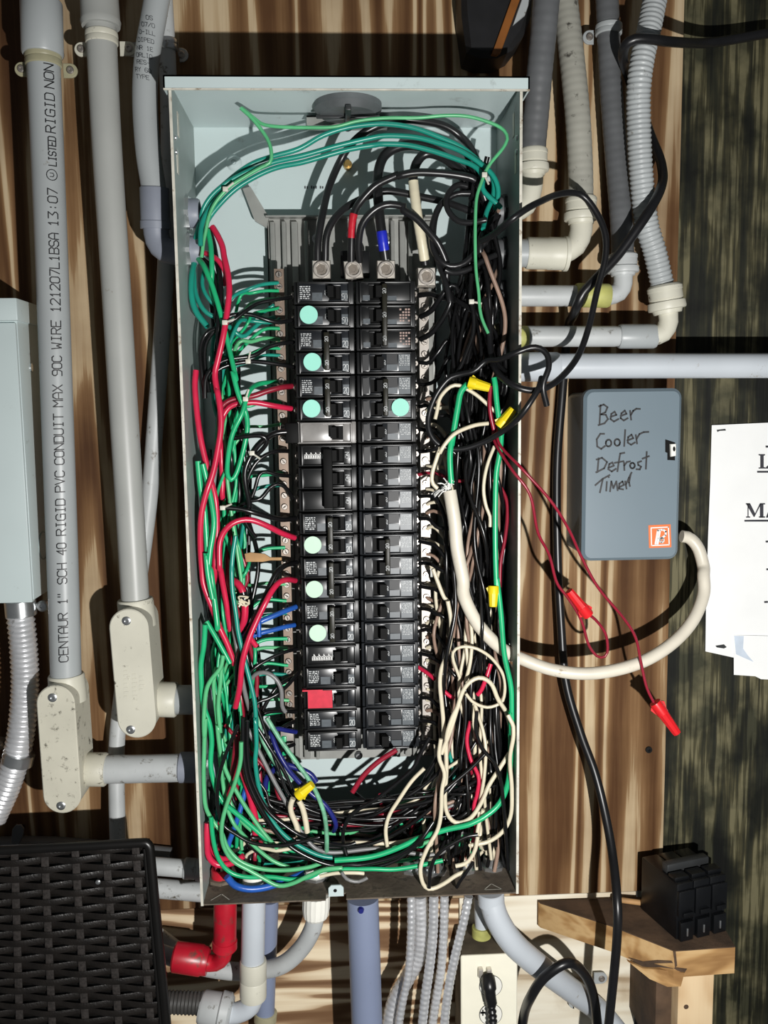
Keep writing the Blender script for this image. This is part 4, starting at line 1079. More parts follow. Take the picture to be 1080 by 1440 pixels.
# --- below the panel
DH = 0.8
rd = thing('red_conduit', 'bright red conduit elbow under the panel\'s bottom left corner', 'conduit', P(316, 1350, 2.6))
collar('riser', (317, 1262, 2.8), (316, 1336, 2.8), 17, 'red_pvc', rd)
collar('ring', (316, 1322, 2.8), (316, 1334, 2.8), 18.5, 'red_pvc', rd)
tubepart('elbow', [(317, 1328, 2.8), (314, 1345, 2.7), (303, 1354, 2.5), (287, 1354, 2.5)], 12, 'red_pvc', rd)
collar('cap_nut', (244, 1345, 2.4), (293, 1352, 2.5), 22.5, 'red_pvc', rd, [(0, .85), (.05, .98), (.8, 1), (.84, .93), (1, .9)], 18)
g1 = thing('pvc_conduit', 'grey PVC riser with cream coupling and elbow below the panel', 'conduit', P(356, 1410, 3))
collar('riser', (357, 1262, 3.2), (355, 1356, 3.2), 17.5, 'pvc_bright', g1)
collar('coupling', (356, 1350, 3.2), (356, 1403, 3.2), 20, 'cream', g1, [(0, .96), (.04, 1), (.48, 1), (.5, .97), (.52, 1), (.95, 1), (1, .97)])
tubepart('elbow', [(357, 1398, 3.2), (352, 1414, 3.2), (334, 1424, 3.1), (312, 1425, 3.0)], 15, 'pvc_bright', g1)
collar('gland_nut', (281, 1416, 2.9), (326, 1424, 3.0), 26, 'pvc_dirty', g1, [(0, .8), (.1, .95), (.6, .97), (.65, 1.08), (.9, 1.05), (1, .8)], 20)
tubepart('flex', [(200, 1408, 2.9), (285, 1411, 2.9)], 17, 'flex_black', g1, 20, fn=(5.5, 2, .8))
b1 = thing('pvc_conduit', 'narrow slate blue pipe behind the grey riser', 'conduit', P(370, 1500, 1.2))
tubepart('pipe', [(378, 1265, .3), (377, 1300, .3), (374, 1380, .3), (370, 1500, .3)], 14.5, 'pvc_blue', b1)
collar('end_ring', (374, 1423, .3), (373, 1436, .3), 17, 'olive', b1)
g2 = thing('flexible_conduit', 'grey sweep with white ribbed gland curving left under the panel', 'conduit', P(445, 1270, 2.6))
tubepart('sweep', [(444, 1284, 2.7), (440, 1305, 2.6), (425, 1332, 2.3), (400, 1355, 2.0), (370, 1364, 1.7), (330, 1366, 1.5), (280, 1358, 1.3), (225, 1340, 1.2)], 13, 'pvc_dirty', g2)
gl = [(t_ / 40, (1 if (t_ // 1) % 2 else .97)) for t_ in range(41)]
A, B = P(445, 1258, 3.6), P(444, 1291, 3.6); r = PX(19.5, 3.6)
mb = MB(); n = 36; vs = []
for t_, k in ((0, 1.05), (.55, 1.05), (.9, .95), (1, .8)):
    for i in range(n): vs.append(A.lerp(B, t_) + Vector((math.cos(2 * math.pi * i / n), math.sin(2 * math.pi * i / n), 0)) * r * k * (1 if i % 2 else .95))
mb.add(vs, [list(range(n)), list(range(3 * n, 4 * n))] + [(k * n + i, k * n + (i + 1) % n, (k + 1) * n + (i + 1) % n, (k + 1) * n + i) for k in range(3) for i in range(n)])
part('gland', mb, 'outlet_white', g2, 25)
b2 = thing('pvc_conduit', 'wide slate blue conduit dropping from the middle of the panel bottom', 'conduit', P(515, 1500, 3))
tubepart('pipe', [(510, 1262, 3.0), (513, 1350, 3.0), (518, 1500, 3.0)], 23.5, 'pvc_blue', b2, 36)
p = P(507, 1268, 3.8); part('bolt', MB().lathe(p + Vector((0, -.018, .001)), p + Vector((0, -.022, .001)), [(0, .004), (1, .003)], 10), 'w_navy', b2)
mcs = [([(578, 1258, 2.6), (578, 1310, 2.6), (574, 1370, 2.5), (564, 1420, 2.4), (553, 1500, 2.3)], 6.5, 'leftmost slim'), ([(590, 1258, 2.0), (592, 1310, 1.9), (588, 1345, 1.8), (573, 1375, 1.7), (556, 1405, 1.6), (548, 1440, 1.6), (545, 1500, 1.6)], 12, 'thicker bulging'),
       ([(610, 1258, 2.8), (609, 1310, 2.7), (604, 1360, 2.6), (597, 1410, 2.5), (588, 1500, 2.4)], 7.5, 'middle'), ([(625, 1258, 2.5), (624, 1310, 2.4), (620, 1365, 2.3), (611, 1420, 2.2), (600, 1500, 2.1)], 7, 'fourth'),
       ([(659, 1260, 2.8), (652, 1295, 2.8), (641, 1340, 2.7), (631, 1390, 2.6), (625, 1440, 2.5), (622, 1500, 2.5)], 7, 'rightmost slanting')]
for i, (pts, rp, nm) in enumerate(mcs):
    t = thing('armoured_cable', '%s silver armoured cable of the bunch below the panel' % nm, 'cable', P(*pts[-1]), 'armoured cables below the panel')
    tubepart('armour', pts, rp, 'armour', t, 16, fn=(8.5, 1.1, .6))
g3 = thing('flexible_conduit', 'smooth light grey conduit sweeping right below the panel', 'conduit', P(845, 1410, 1))
tubepart('sweep', [(690, 1262, 2.6), (699, 1292, 2.8), (722, 1327, 2.8), (760, 1360, 2.2), (803, 1392, 1.1), (845, 1424, .0), (890, 1480, -.1)], 18, 'pvc_bright', g3, 28)
collar('hub', (690, 1254, 2.6), (691, 1272, 2.6), 20, 'pvc_bright', g3)
DH = 0.0
strap('light grey strap on the sweeping conduit under the shelf', 828, 1409, 1.2, 17, [(808, 1411, .2), (846, 1376, .2)], 'pvc', 3)
# outlet
ob = thing('outlet_box', 'dark grimy outlet box with a cream duplex cover below the panel', 'outlet', P(686, 1500, .6))
hO = 2.6
o0, o1 = P(648, 1345, hO), P(727, 1500, hO)
part('box', MB().box((o0.x + .001, -hO * IN + .002, o1.z), (o1.x - .001, .1 * IN, o0.z), .002), 'outlet_box', ob)
cv = part('cover', MB().prism(rrect(o0.x, o1.x, o1.z, o0.z, .002, 3), -hO * IN + .003, -hO * IN, .0012), 'cover_cream', ob)
for py in (1386, 1426):
    q = P(690, py, hO + .02); r = PX(17, hO)
    rc = part('receptacle', MB().lathe(q + Vector((0, .001, 0)), q + Vector((0, -.0018, 0)), [(0, r), (.8, r), (1, r * .95)], 32), 'outlet_white', cv)
    part('receptacle_rim', MB().tube([q + Vector((math.cos(a_) * r * 1.02, -.0008, math.sin(a_) * r * 1.02)) for a_ in [i * math.pi / 16 for i in range(32)]], .0004, 6, closed=True), 'print_grey', rc)
    if py > 1400:
        s1 = P(679, 1424, hO + .1); part('slot', MB().box(s1 + Vector((-.003, 0, -.0012)), s1 + Vector((.003, -.0004, .0012))).box(s1 + Vector((-.0008, 0, -.004)), s1 + Vector((.0008, -.0004, .004))), 'brk_deep', rc)
collar('stub', (676, 1262, 1.6), (678, 1312, 1.6), 10.5, 'pvc_bright', ob)
collar('primer_ring', (677, 1303, 1.6), (677, 1317, 1.6), 14.5, 'primer', ob)
pg = thing('power_plug', 'black two-blade plug pushed into the cream outlet', 'plug', P(690, 1440, 3))
q0, q1 = P(687, 1376, 3.0), P(690, 1412, 3.3)
part('body', MB().tube(smooth([P(686, 1374, 2.9), P(688, 1385, 3.2), P(689, 1398, 3.3), P(691, 1410, 3.2)], .002), lambda s: .0085 if s < .014 else .0072, 10), 'rubber', pg)
part('strain_relief', MB().tube(resample(smooth(pts3([(690, 1408, 3.2), (692, 1425, 3.3), (693, 1445, 3.3), (693, 1500, 3.2)]), .003), .0012), corr(.006, .0045, .0014, 1), 12), 'rubber', pg)
for px in (676, 688):
    q = P(px, 1372, 2.8); part('blade', MB().box(q + Vector((-.0028, -.002, -.002)), q + Vector((.0028, .004, .009)), .0004), 'alu', pg)
cable('black_cable', 'black cable loop hanging over the sweeping conduit strap', [(730, 1500, 1.2), (736, 1432, 2.4), (748, 1399, 3.95), (768, 1372, 4.5), (800, 1354, 4.5), (822, 1370, 3.6), (834, 1398, 2.9), (840, 1440, 2.4), (845, 1500, 2.4)], 7.5)
# copper stub lying on the shelf, small conduits at lower left
for i, (y, m_, rp) in enumerate([(1221, 'pvc_dirty', 13), (1252, 'pvc_dirty', 14)]):
    t = thing('pvc_conduit', ['upper short grey conduit entering the panel behind the wicker', 'lower short grey conduit entering the panel behind the wicker'][i], 'conduit', P(250, y, 2.2))
    tubepart('pipe', [(183, y - 5, 2.2 - i * .6), (220, y - 3, 2.2 - i * .6), (290, y + 3, 2.2 - i * .6)], rp, m_, t)
    if i == 0: collar('nut', (258, y, 2.2), (290, y + 2, 2.2), 16, 'pvc_dirty', t, RIBNUT, 12)
t = thing('flexible_conduit', 'dark grey conduit strapped along the bottom of the plywood behind the wicker', 'conduit', P(60, 1195, .8))
tubepart('pipe', [(-60, 1192, .5), (60, 1190, .5), (170, 1198, .5), (240, 1205, .5)], 14, 'flex_dark', t)
t = thing('flexible_conduit', 'grey conduit end with a nut showing behind the red elbow', 'conduit', P(235, 1330, 1.2))
tubepart('pipe', [(150, 1290, .6), (210, 1312, .6), (245, 1336, .65)], 14, 'pvc_dirty', t)

# --- shelf bracket of split lumber with the loose breaker on top
SH = [('a', 757, 1262, 0.2), ('b', 862, 1301, 2.6), ('c', 948, 1336, 4.3), ('d', 1034, 1331, 4.3), ('e', 1046, 1262, .2)]
sh = thing('corner_shelf', 'split offcut of brown lumber used as a small shelf under the treated post', 'shelf', P(950, 1385, 1))
zs = P(948, 1337, 4.6).z
def onz(px, py, z):
    d = RT * ((px - 540) / F) + DN * ((py - 720) / F) + FW
    return CAM + d * ((z - CAM.z) / d.z)
tp = [onz(757, 1262, zs), onz(860, 1302, zs), onz(948, 1337, zs), onz(1034, 1331, zs)]
tp = [tp[0], tp[1], tp[2], tp[3], Vector((tp[3].x + .01, .009, zs)), Vector((xe, .009, zs)), Vector((xe, -.001, zs)), Vector((tp[0].x - .002, -.001, zs))]
tp[0].y = min(tp[0].y, -.006)
th = .034
def slab(mb, poly, z1, z0):
    n = len(poly); vs = [Vector((p.x, p.y, z1)) for p in poly] + [Vector((p.x, p.y, z0)) for p in poly]
    return mb.add(vs, [list(range(n)), list(range(n, 2 * n))[::-1]] + [(i, (i + 1) % n, n + (i + 1) % n, n + i) for i in range(n)])
part('board', slab(MB(), tp, zs - .0012, zs - th), 'lumber', sh)
part('weathered_top', slab(MB(), [p for p in tp], zs, zs - .0011), 'shelf_top', sh)
# crack and splinter
mb = MB()
crk = [(884, 1346), (905, 1352), (925, 1350), (945, 1351), (950, 1360), (966, 1362), (962, 1368), (946, 1362), (930, 1360), (905, 1360)]
fy = lambda x: tp[1].y + (tp[2].y - tp[1].y) * (x - 860) / 88 if x < 948 else tp[2].y
def onface(px, py, e=.0006):
    d = RT * ((px - 540) / F) + DN * ((py - 720) / F) + FW
    a, b = (tp[1], tp[2]) if px < 948 else (tp[2], tp[3])
    nrm = Vector((-(b - a).y, (b - a).x, 0)).normalized()
    if nrm.y > 0: nrm = -nrm
    return CAM + d * ((a - CAM).dot(nrm) / d.dot(nrm)) + nrm * e
a_ = [onface(*c_) for c_ in crk]; b_ = [v + Vector((0, .004, 0)) for v in a_]; n = len(a_)
mb.add(a_ + b_, [list(range(n)), list(range(n, 2 * n))[::-1]] + [(i, (i + 1) % n, n + (i + 1) % n, n + i) for i in range(n)])
part('crack', mb, 'shelf_top', sh)
sp = [(884, 1350), (905, 1360), (930, 1362), (961, 1366), (956, 1385), (940, 1386), (915, 1375)]
a_ = [onface(x, y, .003) for x, y in sp]; b_ = [v + Vector((0, .005, 0)) for v in a_]; n = len(a_)
part('splinter', MB().add(a_ + b_, [list(range(n)), list(range(n, 2 * n))[::-1]] + [(i, (i + 1) % n, n + (i + 1) % n, n + i) for i in range(n)]), 'lumber', sh)
sl = [onface(x, y, .0008) for x, y in [(947, 1338), (950, 1338), (952, 1358), (949, 1360)]]; sl2 = [v + Vector((0, .004, 0)) for v in sl]
part('end_split', MB().add(sl + sl2, [(0, 1, 2, 3), (7, 6, 5, 4), (0, 4, 5, 1), (1, 5, 6, 2), (2, 6, 7, 3), (3, 7, 4, 0)]), 'shelf_top', sh)
p0, p1 = P(954, 1384, 4.2), P(1000, 1500, 4.2)
pb = thing('support_block', 'pale end-grain lumber block standing under the corner shelf', 'wood block', P(976, 1500, 3))
part('block', MB().box((p0.x, p0.y, p1.z), (p1.x, .009, zs - th - .0002), .001), 'lumber_end', pb)
q = P(965, 1416, 4.22); part('knot', MB().lathe(q, q + Vector((0, -.0006, 0)), [(0, .003), (1, .0024)], 14), 'shelf_top', pb)
p2 = P(888, 1440, .3)
sb = thing('brace_board', 'dark stained brace board beside the pale block under the shelf', 'wood block', P(900, 1500, 1))
part('board', MB().box((P(889, 1400, .2).x, -.09, p1.z), (p0.x - .001, .0055, zs - th - .001), .001), 'shelf_top', sb)  # brace board in the same dark brown as the shelf top
solo('copper_scrap', MB().tube(smooth([onz(862, 1264, zs + .004), onz(890, 1268, zs + .004), onz(905, 1270, zs + .004)], .004), .0036, 10), 'tag_tan', 'pale wood sliver lying on the corner shelf beside the loose breaker', 'wood scrap')

# loose three-pole breaker on the shelf
lbk = thing('loose_breaker', 'loose black three-pole breaker standing on the corner shelf', 'breaker', onz(960, 1315, zs))
o = onz(953, 1325, zs) + Vector((0, 0, .0003))                       # front lower-left corner
ex = (onz(1022, 1308, zs) - o); wdt = .0762; ex.z = 0; ex.normalize()
ey = Vector((-ex.y, ex.x, 0))               # towards the wall
def LBX(mb, x0_, x1_, y0_, y1_, z0_, z1_, bev=.001):
    t_ = MB().box((x0_, y0_, z0_), (x1_, y1_, z1_), bev)
    mb.add([o + ex * v.x + ey * v.y + Vector((0, 0, v.z)) for v in t_.v], t_.f); return mb
Wd, Hd, Dd = (onz(1022, 1308, zs) - o).length, .070, .075
mb = MB()
for k in range(3): LBX(mb, k * Wd / 3 + .0006, (k + 1) * Wd / 3 - .0006, .004, Dd, 0, Hd, .0014)
part('case', mb, 'loose_brk', lbk)
mb = MB()
for k in range(3): LBX(mb, k * Wd / 3 + .001, (k + 1) * Wd / 3 - .001, 0, .006, .030, .062, .001)
part('front_ridges', mb, 'loose_brk', lbk)
for k in range(3):
    mb = MB(); LBX(mb, k * Wd / 3 + .006, (k + 1) * Wd / 3 - .004, -.003, .006, .030, .036, .0008); LBX(mb, k * Wd / 3 + .003, (k + 1) * Wd / 3 - .003, -.002, .004, .0, .024, .0008)
    part('clip', mb, 'loose_brk', lbk)
    mb = MB(); LBX(mb, (k + .5) * Wd / 3 - .001, (k + .5) * Wd / 3 + .001, -.003, 0, .006, .016, .0005); part('terminal', mb, 'zinc', lbk)
    mb = MB(); LBX(mb, k * Wd / 3 + .002, (k + 1) * Wd / 3 - .002, .010, .024, Hd, Hd + .005, .001); part('top_step', mb, 'loose_brk', lbk)
mb = MB(); LBX(mb, .004, Wd - .006, .028, .040, Hd, Hd + .012, .002); part('handle_bar', mb, 'dark_steel', lbk)

# --- wicker panel lower left: woven strips over upright stakes in a tube frame
wk = thing('wicker_chest', 'dark brown woven resin wicker chest with a black tube frame', 'wicker chest', P(100, 1500, 5.4))
hW = 5.4
TLw, TRw, BRw, BLw = P(-60, 1200, hW), P(210, 1186, hW), P(240, 1500, hW), P(-60, 1500, hW)
def wkp(u, v, e=0.0):
    q = TLw.lerp(TRw, u).lerp(BLw.lerp(BRw, u), v); return q + Vector((0, -e, 0))
fr2 = part('frame', MB().tube(smooth([wkp(-.02, -.004), wkp(.4, -.004), wkp(.8, -.004), wkp(.96, -.004), wkp(.985, -.001), wkp(.997, .012), wkp(1.0, .03), wkp(1.0, .1), wkp(1.0, .5), wkp(1.0, 1.0)], .004), .0052, 14), 'wicker_frame', wk)
part('inner_frame', MB().tube([wkp(.972, .02), wkp(.972, .5), wkp(.972, .99)], .0022, 10), 'wicker_frame', wk)
back = MB(); qv = [wkp(-.02, 0, -.008), wkp(.99, 0, -.008), wkp(.99, 1, -.008), wkp(-.02, 1, -.008)]; back.add(qv + [v + Vector((0, .004, 0)) for v in qv], [(0, 1, 2, 3), (7, 6, 5, 4), (0, 4, 5, 1), (1, 5, 6, 2), (2, 6, 7, 3), (3, 7, 4, 0)])
part('lining', back, 'wicker_frame', wk)
us = [(x + 60) / 270 for x in (-22, 20, 62, 105, 148, 190)]
NR = 28
for u in us:
    part('stake', MB().tube([wkp(u - .004 + .004, .01 + i / 60 * .98) for i in range(61)], .0046, 6, flat=.32), 'wicker_stake', wk)
for r in range(NR):
    v = .018 + r * .0365
    if v > .98: break
    pts_ = []
    for i in range(61):
        u = -.02 + .985 * i / 60
        j = (u - us[0]) / (us[1] - us[0])
        e = math.cos(math.pi * (j + r)) * .0026
        pts_.append(wkp(u, v - .0 + .0, e))
    mb = MB(); hgt = .0037; vs = []
    for p_ in pts_: vs += [p_ + Vector((0, 0, hgt)), p_ + Vector((0, -.0012, 0)), p_ + Vector((0, 0, -hgt)), p_ + Vector((0, .0010, 0))]
    m_ = len(pts_)
    mb.add(vs, [(i * 4 + k, i * 4 + (k + 1) % 4, i * 4 + 4 + (k + 1) % 4, i * 4 + 4 + k) for i in range(m_ - 1) for k in range(4)] + [(0, 1, 2, 3), tuple((m_ - 1) * 4 + k for k in (3, 2, 1, 0))])
    part('strip', mb, 'wicker', wk, 60)
q = wkp(.727, .145, .006); part('rivet', MB().lathe(q, q + Vector((0, -.002, 0)), [(0, .0028), (.6, .0026), (1, .001)], 12), 'zinc', wk)

q = [P(x, y, .95) for x, y in [(22, 1160), (27, 1154), (34, 1154), (38, 1160), (37, 1168), (32, 1180), (30, 1212), (18, 1212), (20, 1182)]]
ds = thing('conduit_strap', 'dark grey strap over the conduit behind the wicker chest', 'pipe strap', P(28, 1212, .9))
part('band', MB().prism([(v.x, v.z) for v in q], -.9 * IN - .010, -.9 * IN - .013, .0006), 'flex_dark', ds)

# ------------------------------------------------------------------ wiring
def wire(col, pts, rpx=2.4, label=None, group=None, n=7, step=.006, cat='wire', nm=None):
    hm = sum(p[2] if not isinstance(p, Vector) else -p.y / IN for p in pts) / len(pts)
    name = nm or {'w_black': 'black_wire', 'w_feeder': 'feeder_cable', 'w_teal': 'green_wire', 'w_green': 'green_wire', 'w_pale_green': 'green_wire', 'w_striped': 'striped_wire', 'w_red': 'red_wire', 'w_dark_red': 'red_wire',
                  'w_white': 'white_wire', 'w_brown': 'brown_wire', 'w_blue': 'blue_wire', 'w_navy': 'blue_wire', 'w_grey': 'grey_wire', 'copper': 'bare_wire'}[col]
    WIRES.append([name, col, pts3(pts), PX(rpx, hm), n, label, cat, group]); return len(WIRES) - 1


TAPES = []


def tape(k, a, b, m, label):
    """tape wound round wire k between two pixel points"""
    TAPES.append((k, P(*a), P(*b), m, label))


TIES = []


def zip_tie(q, label, ang=0.3, s=1.0):
    t = thing('zip_tie', label, 'cable tie', q, 'white cable ties in the panel')
    d = Vector((math.cos(ang), 0, math.sin(ang))); n_ = Vector((-d.z, 0, d.x))
    part('head', MB().box((q.x - .0028 * s, q.y - .002, q.z - .0025 * s), (q.x + .0028 * s, q.y + .002, q.z + .0025 * s), .0006), 'tie_white', t)
    part('tail', MB().tube([q, q + d * .004 * s + Vector((0, -.001, 0)), q + d * .011 * s + Vector((0, -.003, 0))], .0011, 6), 'tie_white', t)


JOINTS = [(P(632, 692, 4.6), .020)]


def wire_nut(px, py, h, dx, dy, L, m, label, rpx=8, wings=True):
    """tapered connector, axis from (px,py) wide end towards (dx,dy)"""
    a = P(px, py, h); b = P(px + dx * L, py + dy * L, h + .15); r = PX(rpx, h)
    JOINTS.append((a.lerp(b, .25), .013))
    t = thing('wire_connector', label, 'wire nut', a)
    part('skirt', MB().lathe(a, a.lerp(b, .35), [(0, r * .96), (.1, r), (1, r)], 18), m, t)
    n = 18; mb = MB(); vs = []; ax = (b - a).normalized(); u = ax.orthogonal().normalized(); v = ax.cross(u)
    for t_, k in ((.33, 1.0), (.4, .90), (.95, .74), (1.0, .66)):
        for i in range(n): vs.append(a.lerp(b, t_) + (u * math.cos(2 * math.pi * i / n) + v * math.sin(2 * math.pi * i / n)) * r * k * (1 if i % 2 else .93))
    mb.add(vs, [list(range(n))[::-1], list(range(3 * n, 4 * n))] + [(k * n + i, k * n + (i + 1) % n, (k + 1) * n + (i + 1) % n, (k + 1) * n + i) for k in range(3) for i in range(n)])
    part('fluted_cap', mb, m, t, 20)
    if wings:
        side = Vector((-ax.z, 0, ax.x))
        for s in (-1, 1): part('wing', MB().add([a.lerp(b, .05) + side * s * r * .9, a.lerp(b, .38) + side * s * r * .85, a.lerp(b, .12) + side * s * r * 1.35] + [q + Vector((0, .002, 0)) for q in (a.lerp(b, .05) + side * s * r * .9, a.lerp(b, .38) + side * s * r * .85, a.lerp(b, .12) + side * s * r * 1.35)], [(0, 1, 2), (5, 4, 3), (0, 3, 4, 1), (1, 4, 5, 2), (2, 5, 3, 0)]), m, t)
    return t


rowpx = lambda r: 394 + 4 + (r + .5) * 31.5
U = random.uniform
GT = 'teal green ground wires arching across the panel top'
# green arch across the top
for i, pts in enumerate([
        C('A', (160, 790, 3.3), (175, 690), (230, 600), (300, 540), (400, 468), (480, 435), (600, 395), (700, 335), (800, 300), (900, 285)) + C('B', (260, 365), (400, 390), (550, 450), (650, 500), (740, 570), (820, 650), (832, 760), (790, 860), (765, 960)),
        C('A', (176, 806, 3.7), (190, 680), (260, 585), (350, 510), (480, 452), (620, 420), (760, 380), (900, 345)) + C('B', (250, 428), (400, 435), (520, 465), (640, 510), (740, 580), (810, 640), (842, 720), (830, 820)),
        C('A', (188, 796, 2.95), (200, 690), (275, 590), (360, 520), (490, 455), (620, 432), (800, 388), (930, 368)) + C('B', (200, 470), (350, 475), (500, 505), (640, 545), (730, 575), (770, 640), (765, 720), (850, 820)),
        C('A', (160, 760), (168, 680), (215, 600), (290, 535), (380, 485), (470, 450))]):
    wire('w_teal', fillh(pts, 3.3, 3.9), 3.6 if i < 3 else 3.2, ['upper teal ground wire of the arch across the panel top', 'middle teal ground wire of the arch across the panel top', 'lower teal ground wire of the arch across the panel top', 'short teal ground wire tied into the left of the arch'][i], GT)
wire('w_pale_green', fillh(C('A', (355, 215), (400, 255), (445, 310), (475, 360), (485, 410), (478, 445), (440, 465), (370, 505), (290, 560), (220, 650), (190, 760), (190, 850)), 4.2, 3.6), 2.6, 'light green wire with a free end rising from the arch')
wire('w_pale_green', fillh(C('A', (360, 215), (420, 265), (450, 285), (520, 295), (640, 298), (750, 295), (850, 270), (960, 258)) + C('B', (420, 330), (560, 318), (700, 325), (850, 375), (900, 430), (880, 490), (800, 590), (760, 680), (735, 760), (728, 850), (726, 1000), (730, 1150), (745, 1280)) + C('R1', (540, 390), (560, 470), (600, 560)), 4.0, 4.6), 2.4, 'thin light green wire crossing the top and dropping down the right gutter')
# feeders
fd = [('w_feeder', C('A', (680, 860, 3.0), (682, 780, 3.1), (698, 680, 3.0), (725, 560, 2.6), (770, 450, 2.4), (820, 370, 2.7), (900, 305, 3.0)) + C('B', (300, 345, 3.0), (420, 345, 2.9), (560, 375, 2.6), (650, 440, 2.4), (700, 510, 2.6), (730, 620, 2.9), (745, 760, 3)), 5.2, 'black feeder rising highest from the left lug'),
      ('w_feeder', C('A', (712, 860, 3.0), (716, 760, 3.2), (745, 690, 3.2), (800, 632, 3.0), (880, 588, 2.9), (960, 560, 2.9)) + C('B', (330, 730, 2.9), (450, 760, 2.9), (560, 790, 2.9), (650, 830, 3.0), (730, 880, 3.0), (780, 1000, 3)), 5.0, 'second black feeder bending right from the left lug'),
      ('w_feeder', C('A', (822, 865, 3.0), (824, 760, 3.2), (832, 670, 3.3), (860, 615, 3.3), (930, 545, 3.4), (1020, 500, 3.5)) + C('B', (300, 650, 3.6), (400, 630, 3.7), (520, 635, 3.7), (640, 655, 3.6), (720, 690, 3.4), (770, 800, 3.2)), 5.2, 'black feeder with red tape above the middle lug'),
      ('w_feeder', C('A', (857, 865, 3.0), (852, 790, 3.4), (868, 705, 3.8), (920, 645, 4.0), (980, 622, 4.0), (1050, 635, 4.0)) + C('B', (320, 825, 4.0), (400, 880, 4.0), (470, 970, 3.9), (520, 1050, 3.8), (560, 1140, 3.7), (578, 1240, 3.5)), 5.0, 'black feeder looping from the middle lug to the right'),
      ('w_feeder', C('B', (240, 1100, 3.0), (222, 980, 3.2), (206, 850, 3.2), (196, 700, 3.0), (206, 600, 2.8), (240, 530, 2.7), (310, 490, 2.7), (400, 482, 2.7), (520, 515, 2.8), (640, 600, 3.0), (720, 670, 3.0), (750, 780, 3)), 6.8, 'thick black feeder with blue tape above the third lug'),
      ('w_feeder', C('B', (455, 1125, 2.9), (435, 1000, 3.2), (410, 850, 3.2), (392, 700, 3.0), (392, 640, 3.0), (415, 570, 2.9), (470, 525, 2.9), (560, 545, 3.0), (640, 595, 3.1), (700, 650, 3.1), (735, 760, 3.0)), 6.4, 'thick black feeder with white tape above the neutral lug')]
FD = [wire(m_, pts, rp, lab, 'black feeder cables at the panel top', 12, cat='feeder') for m_, pts, rp, lab in fd]
tape(FD[2], *C('A', (824, 770, 3.2), (831, 670, 3.3)), 'tape_red', 'red tape wound round a black feeder')
tape(FD[4], *C('B', (231, 1040, 3.1), (215, 940, 3.2)), 'tape_blue', 'blue tape wound round a black feeder')
tape(FD[5], *C('B', (452, 1100, 2.95), (391, 670, 3.0)), 'tape_white', 'long white tape wrapping the neutral feeder')
for i, pts in enumerate([C('B', (690, 715), (640, 705), (590, 745), (570, 800), (590, 860), (640, 905), (720, 912), (780, 900)), C('B', (700, 720), (620, 730), (545, 790), (508, 880), (500, 980), (520, 1080), (580, 1140), (660, 1125), (740, 1040), (800, 950)),
                         C('B', (545, 790), (515, 860), (505, 960), (525, 1060), (555, 1150), (580, 1250), (590, 1330)), C('B', (830, 1080), (760, 1110), (690, 1150), (610, 1165), (560, 1150)), C('B', (840, 860), (790, 900), (760, 970), (740, 1060))]):
    wire('w_feeder', fillh(pts, 3.4, 4.0), 4.2, 'black stranded cable looping in the upper right of the panel', 'black loops at the upper right')
# splice cluster with tape at the right of the neutral lug
for i, pts in enumerate([C('R1', (95, 285, 2.7), (180, 275, 3.1), (250, 300, 3.4), (330, 310, 3.6), (400, 345, 3.7), (480, 400, 3.9), (560, 470, 4.0), (600, 600, 4.1), (640, 740, 4.2), (720, 840, 4.6)),
                         C('R1', (110, 440, 2.7), (190, 400, 3.1), (260, 310, 3.5), (310, 250, 3.6), (350, 230, 3.6), (380, 270, 3.5)), C('R1', (110, 605, 2.7), (200, 550, 3.1), (280, 450, 3.4), (330, 350, 3.6), (340, 270, 3.6), (320, 220, 3.5)),
                         C('R1', (330, 330, 3.6), (350, 450, 3.5), (370, 600, 3.4), (370, 800, 3.3), (350, 1000, 3.2)), C('R1', (350, 320, 3.6), (390, 450, 3.5), (395, 600, 3.4), (390, 780, 3.4)), C('R1', (400, 270, 3.5), (430, 330, 3.5), (420, 450, 3.4), (440, 700, 3.3))]):
    wire('w_black', pts, 3.9, 'black wire of the taped knot beside the neutral lug', 'black wires knotted beside the neutral lug', 9)
wire('w_black', fillh(C('R1', (480, 130), (470, 300), (495, 420), (490, 560), (450, 680), (400, 800), (340, 900)), 4.2, 4.4), 3.2, 'black wire with a highlight running down to the round loop')
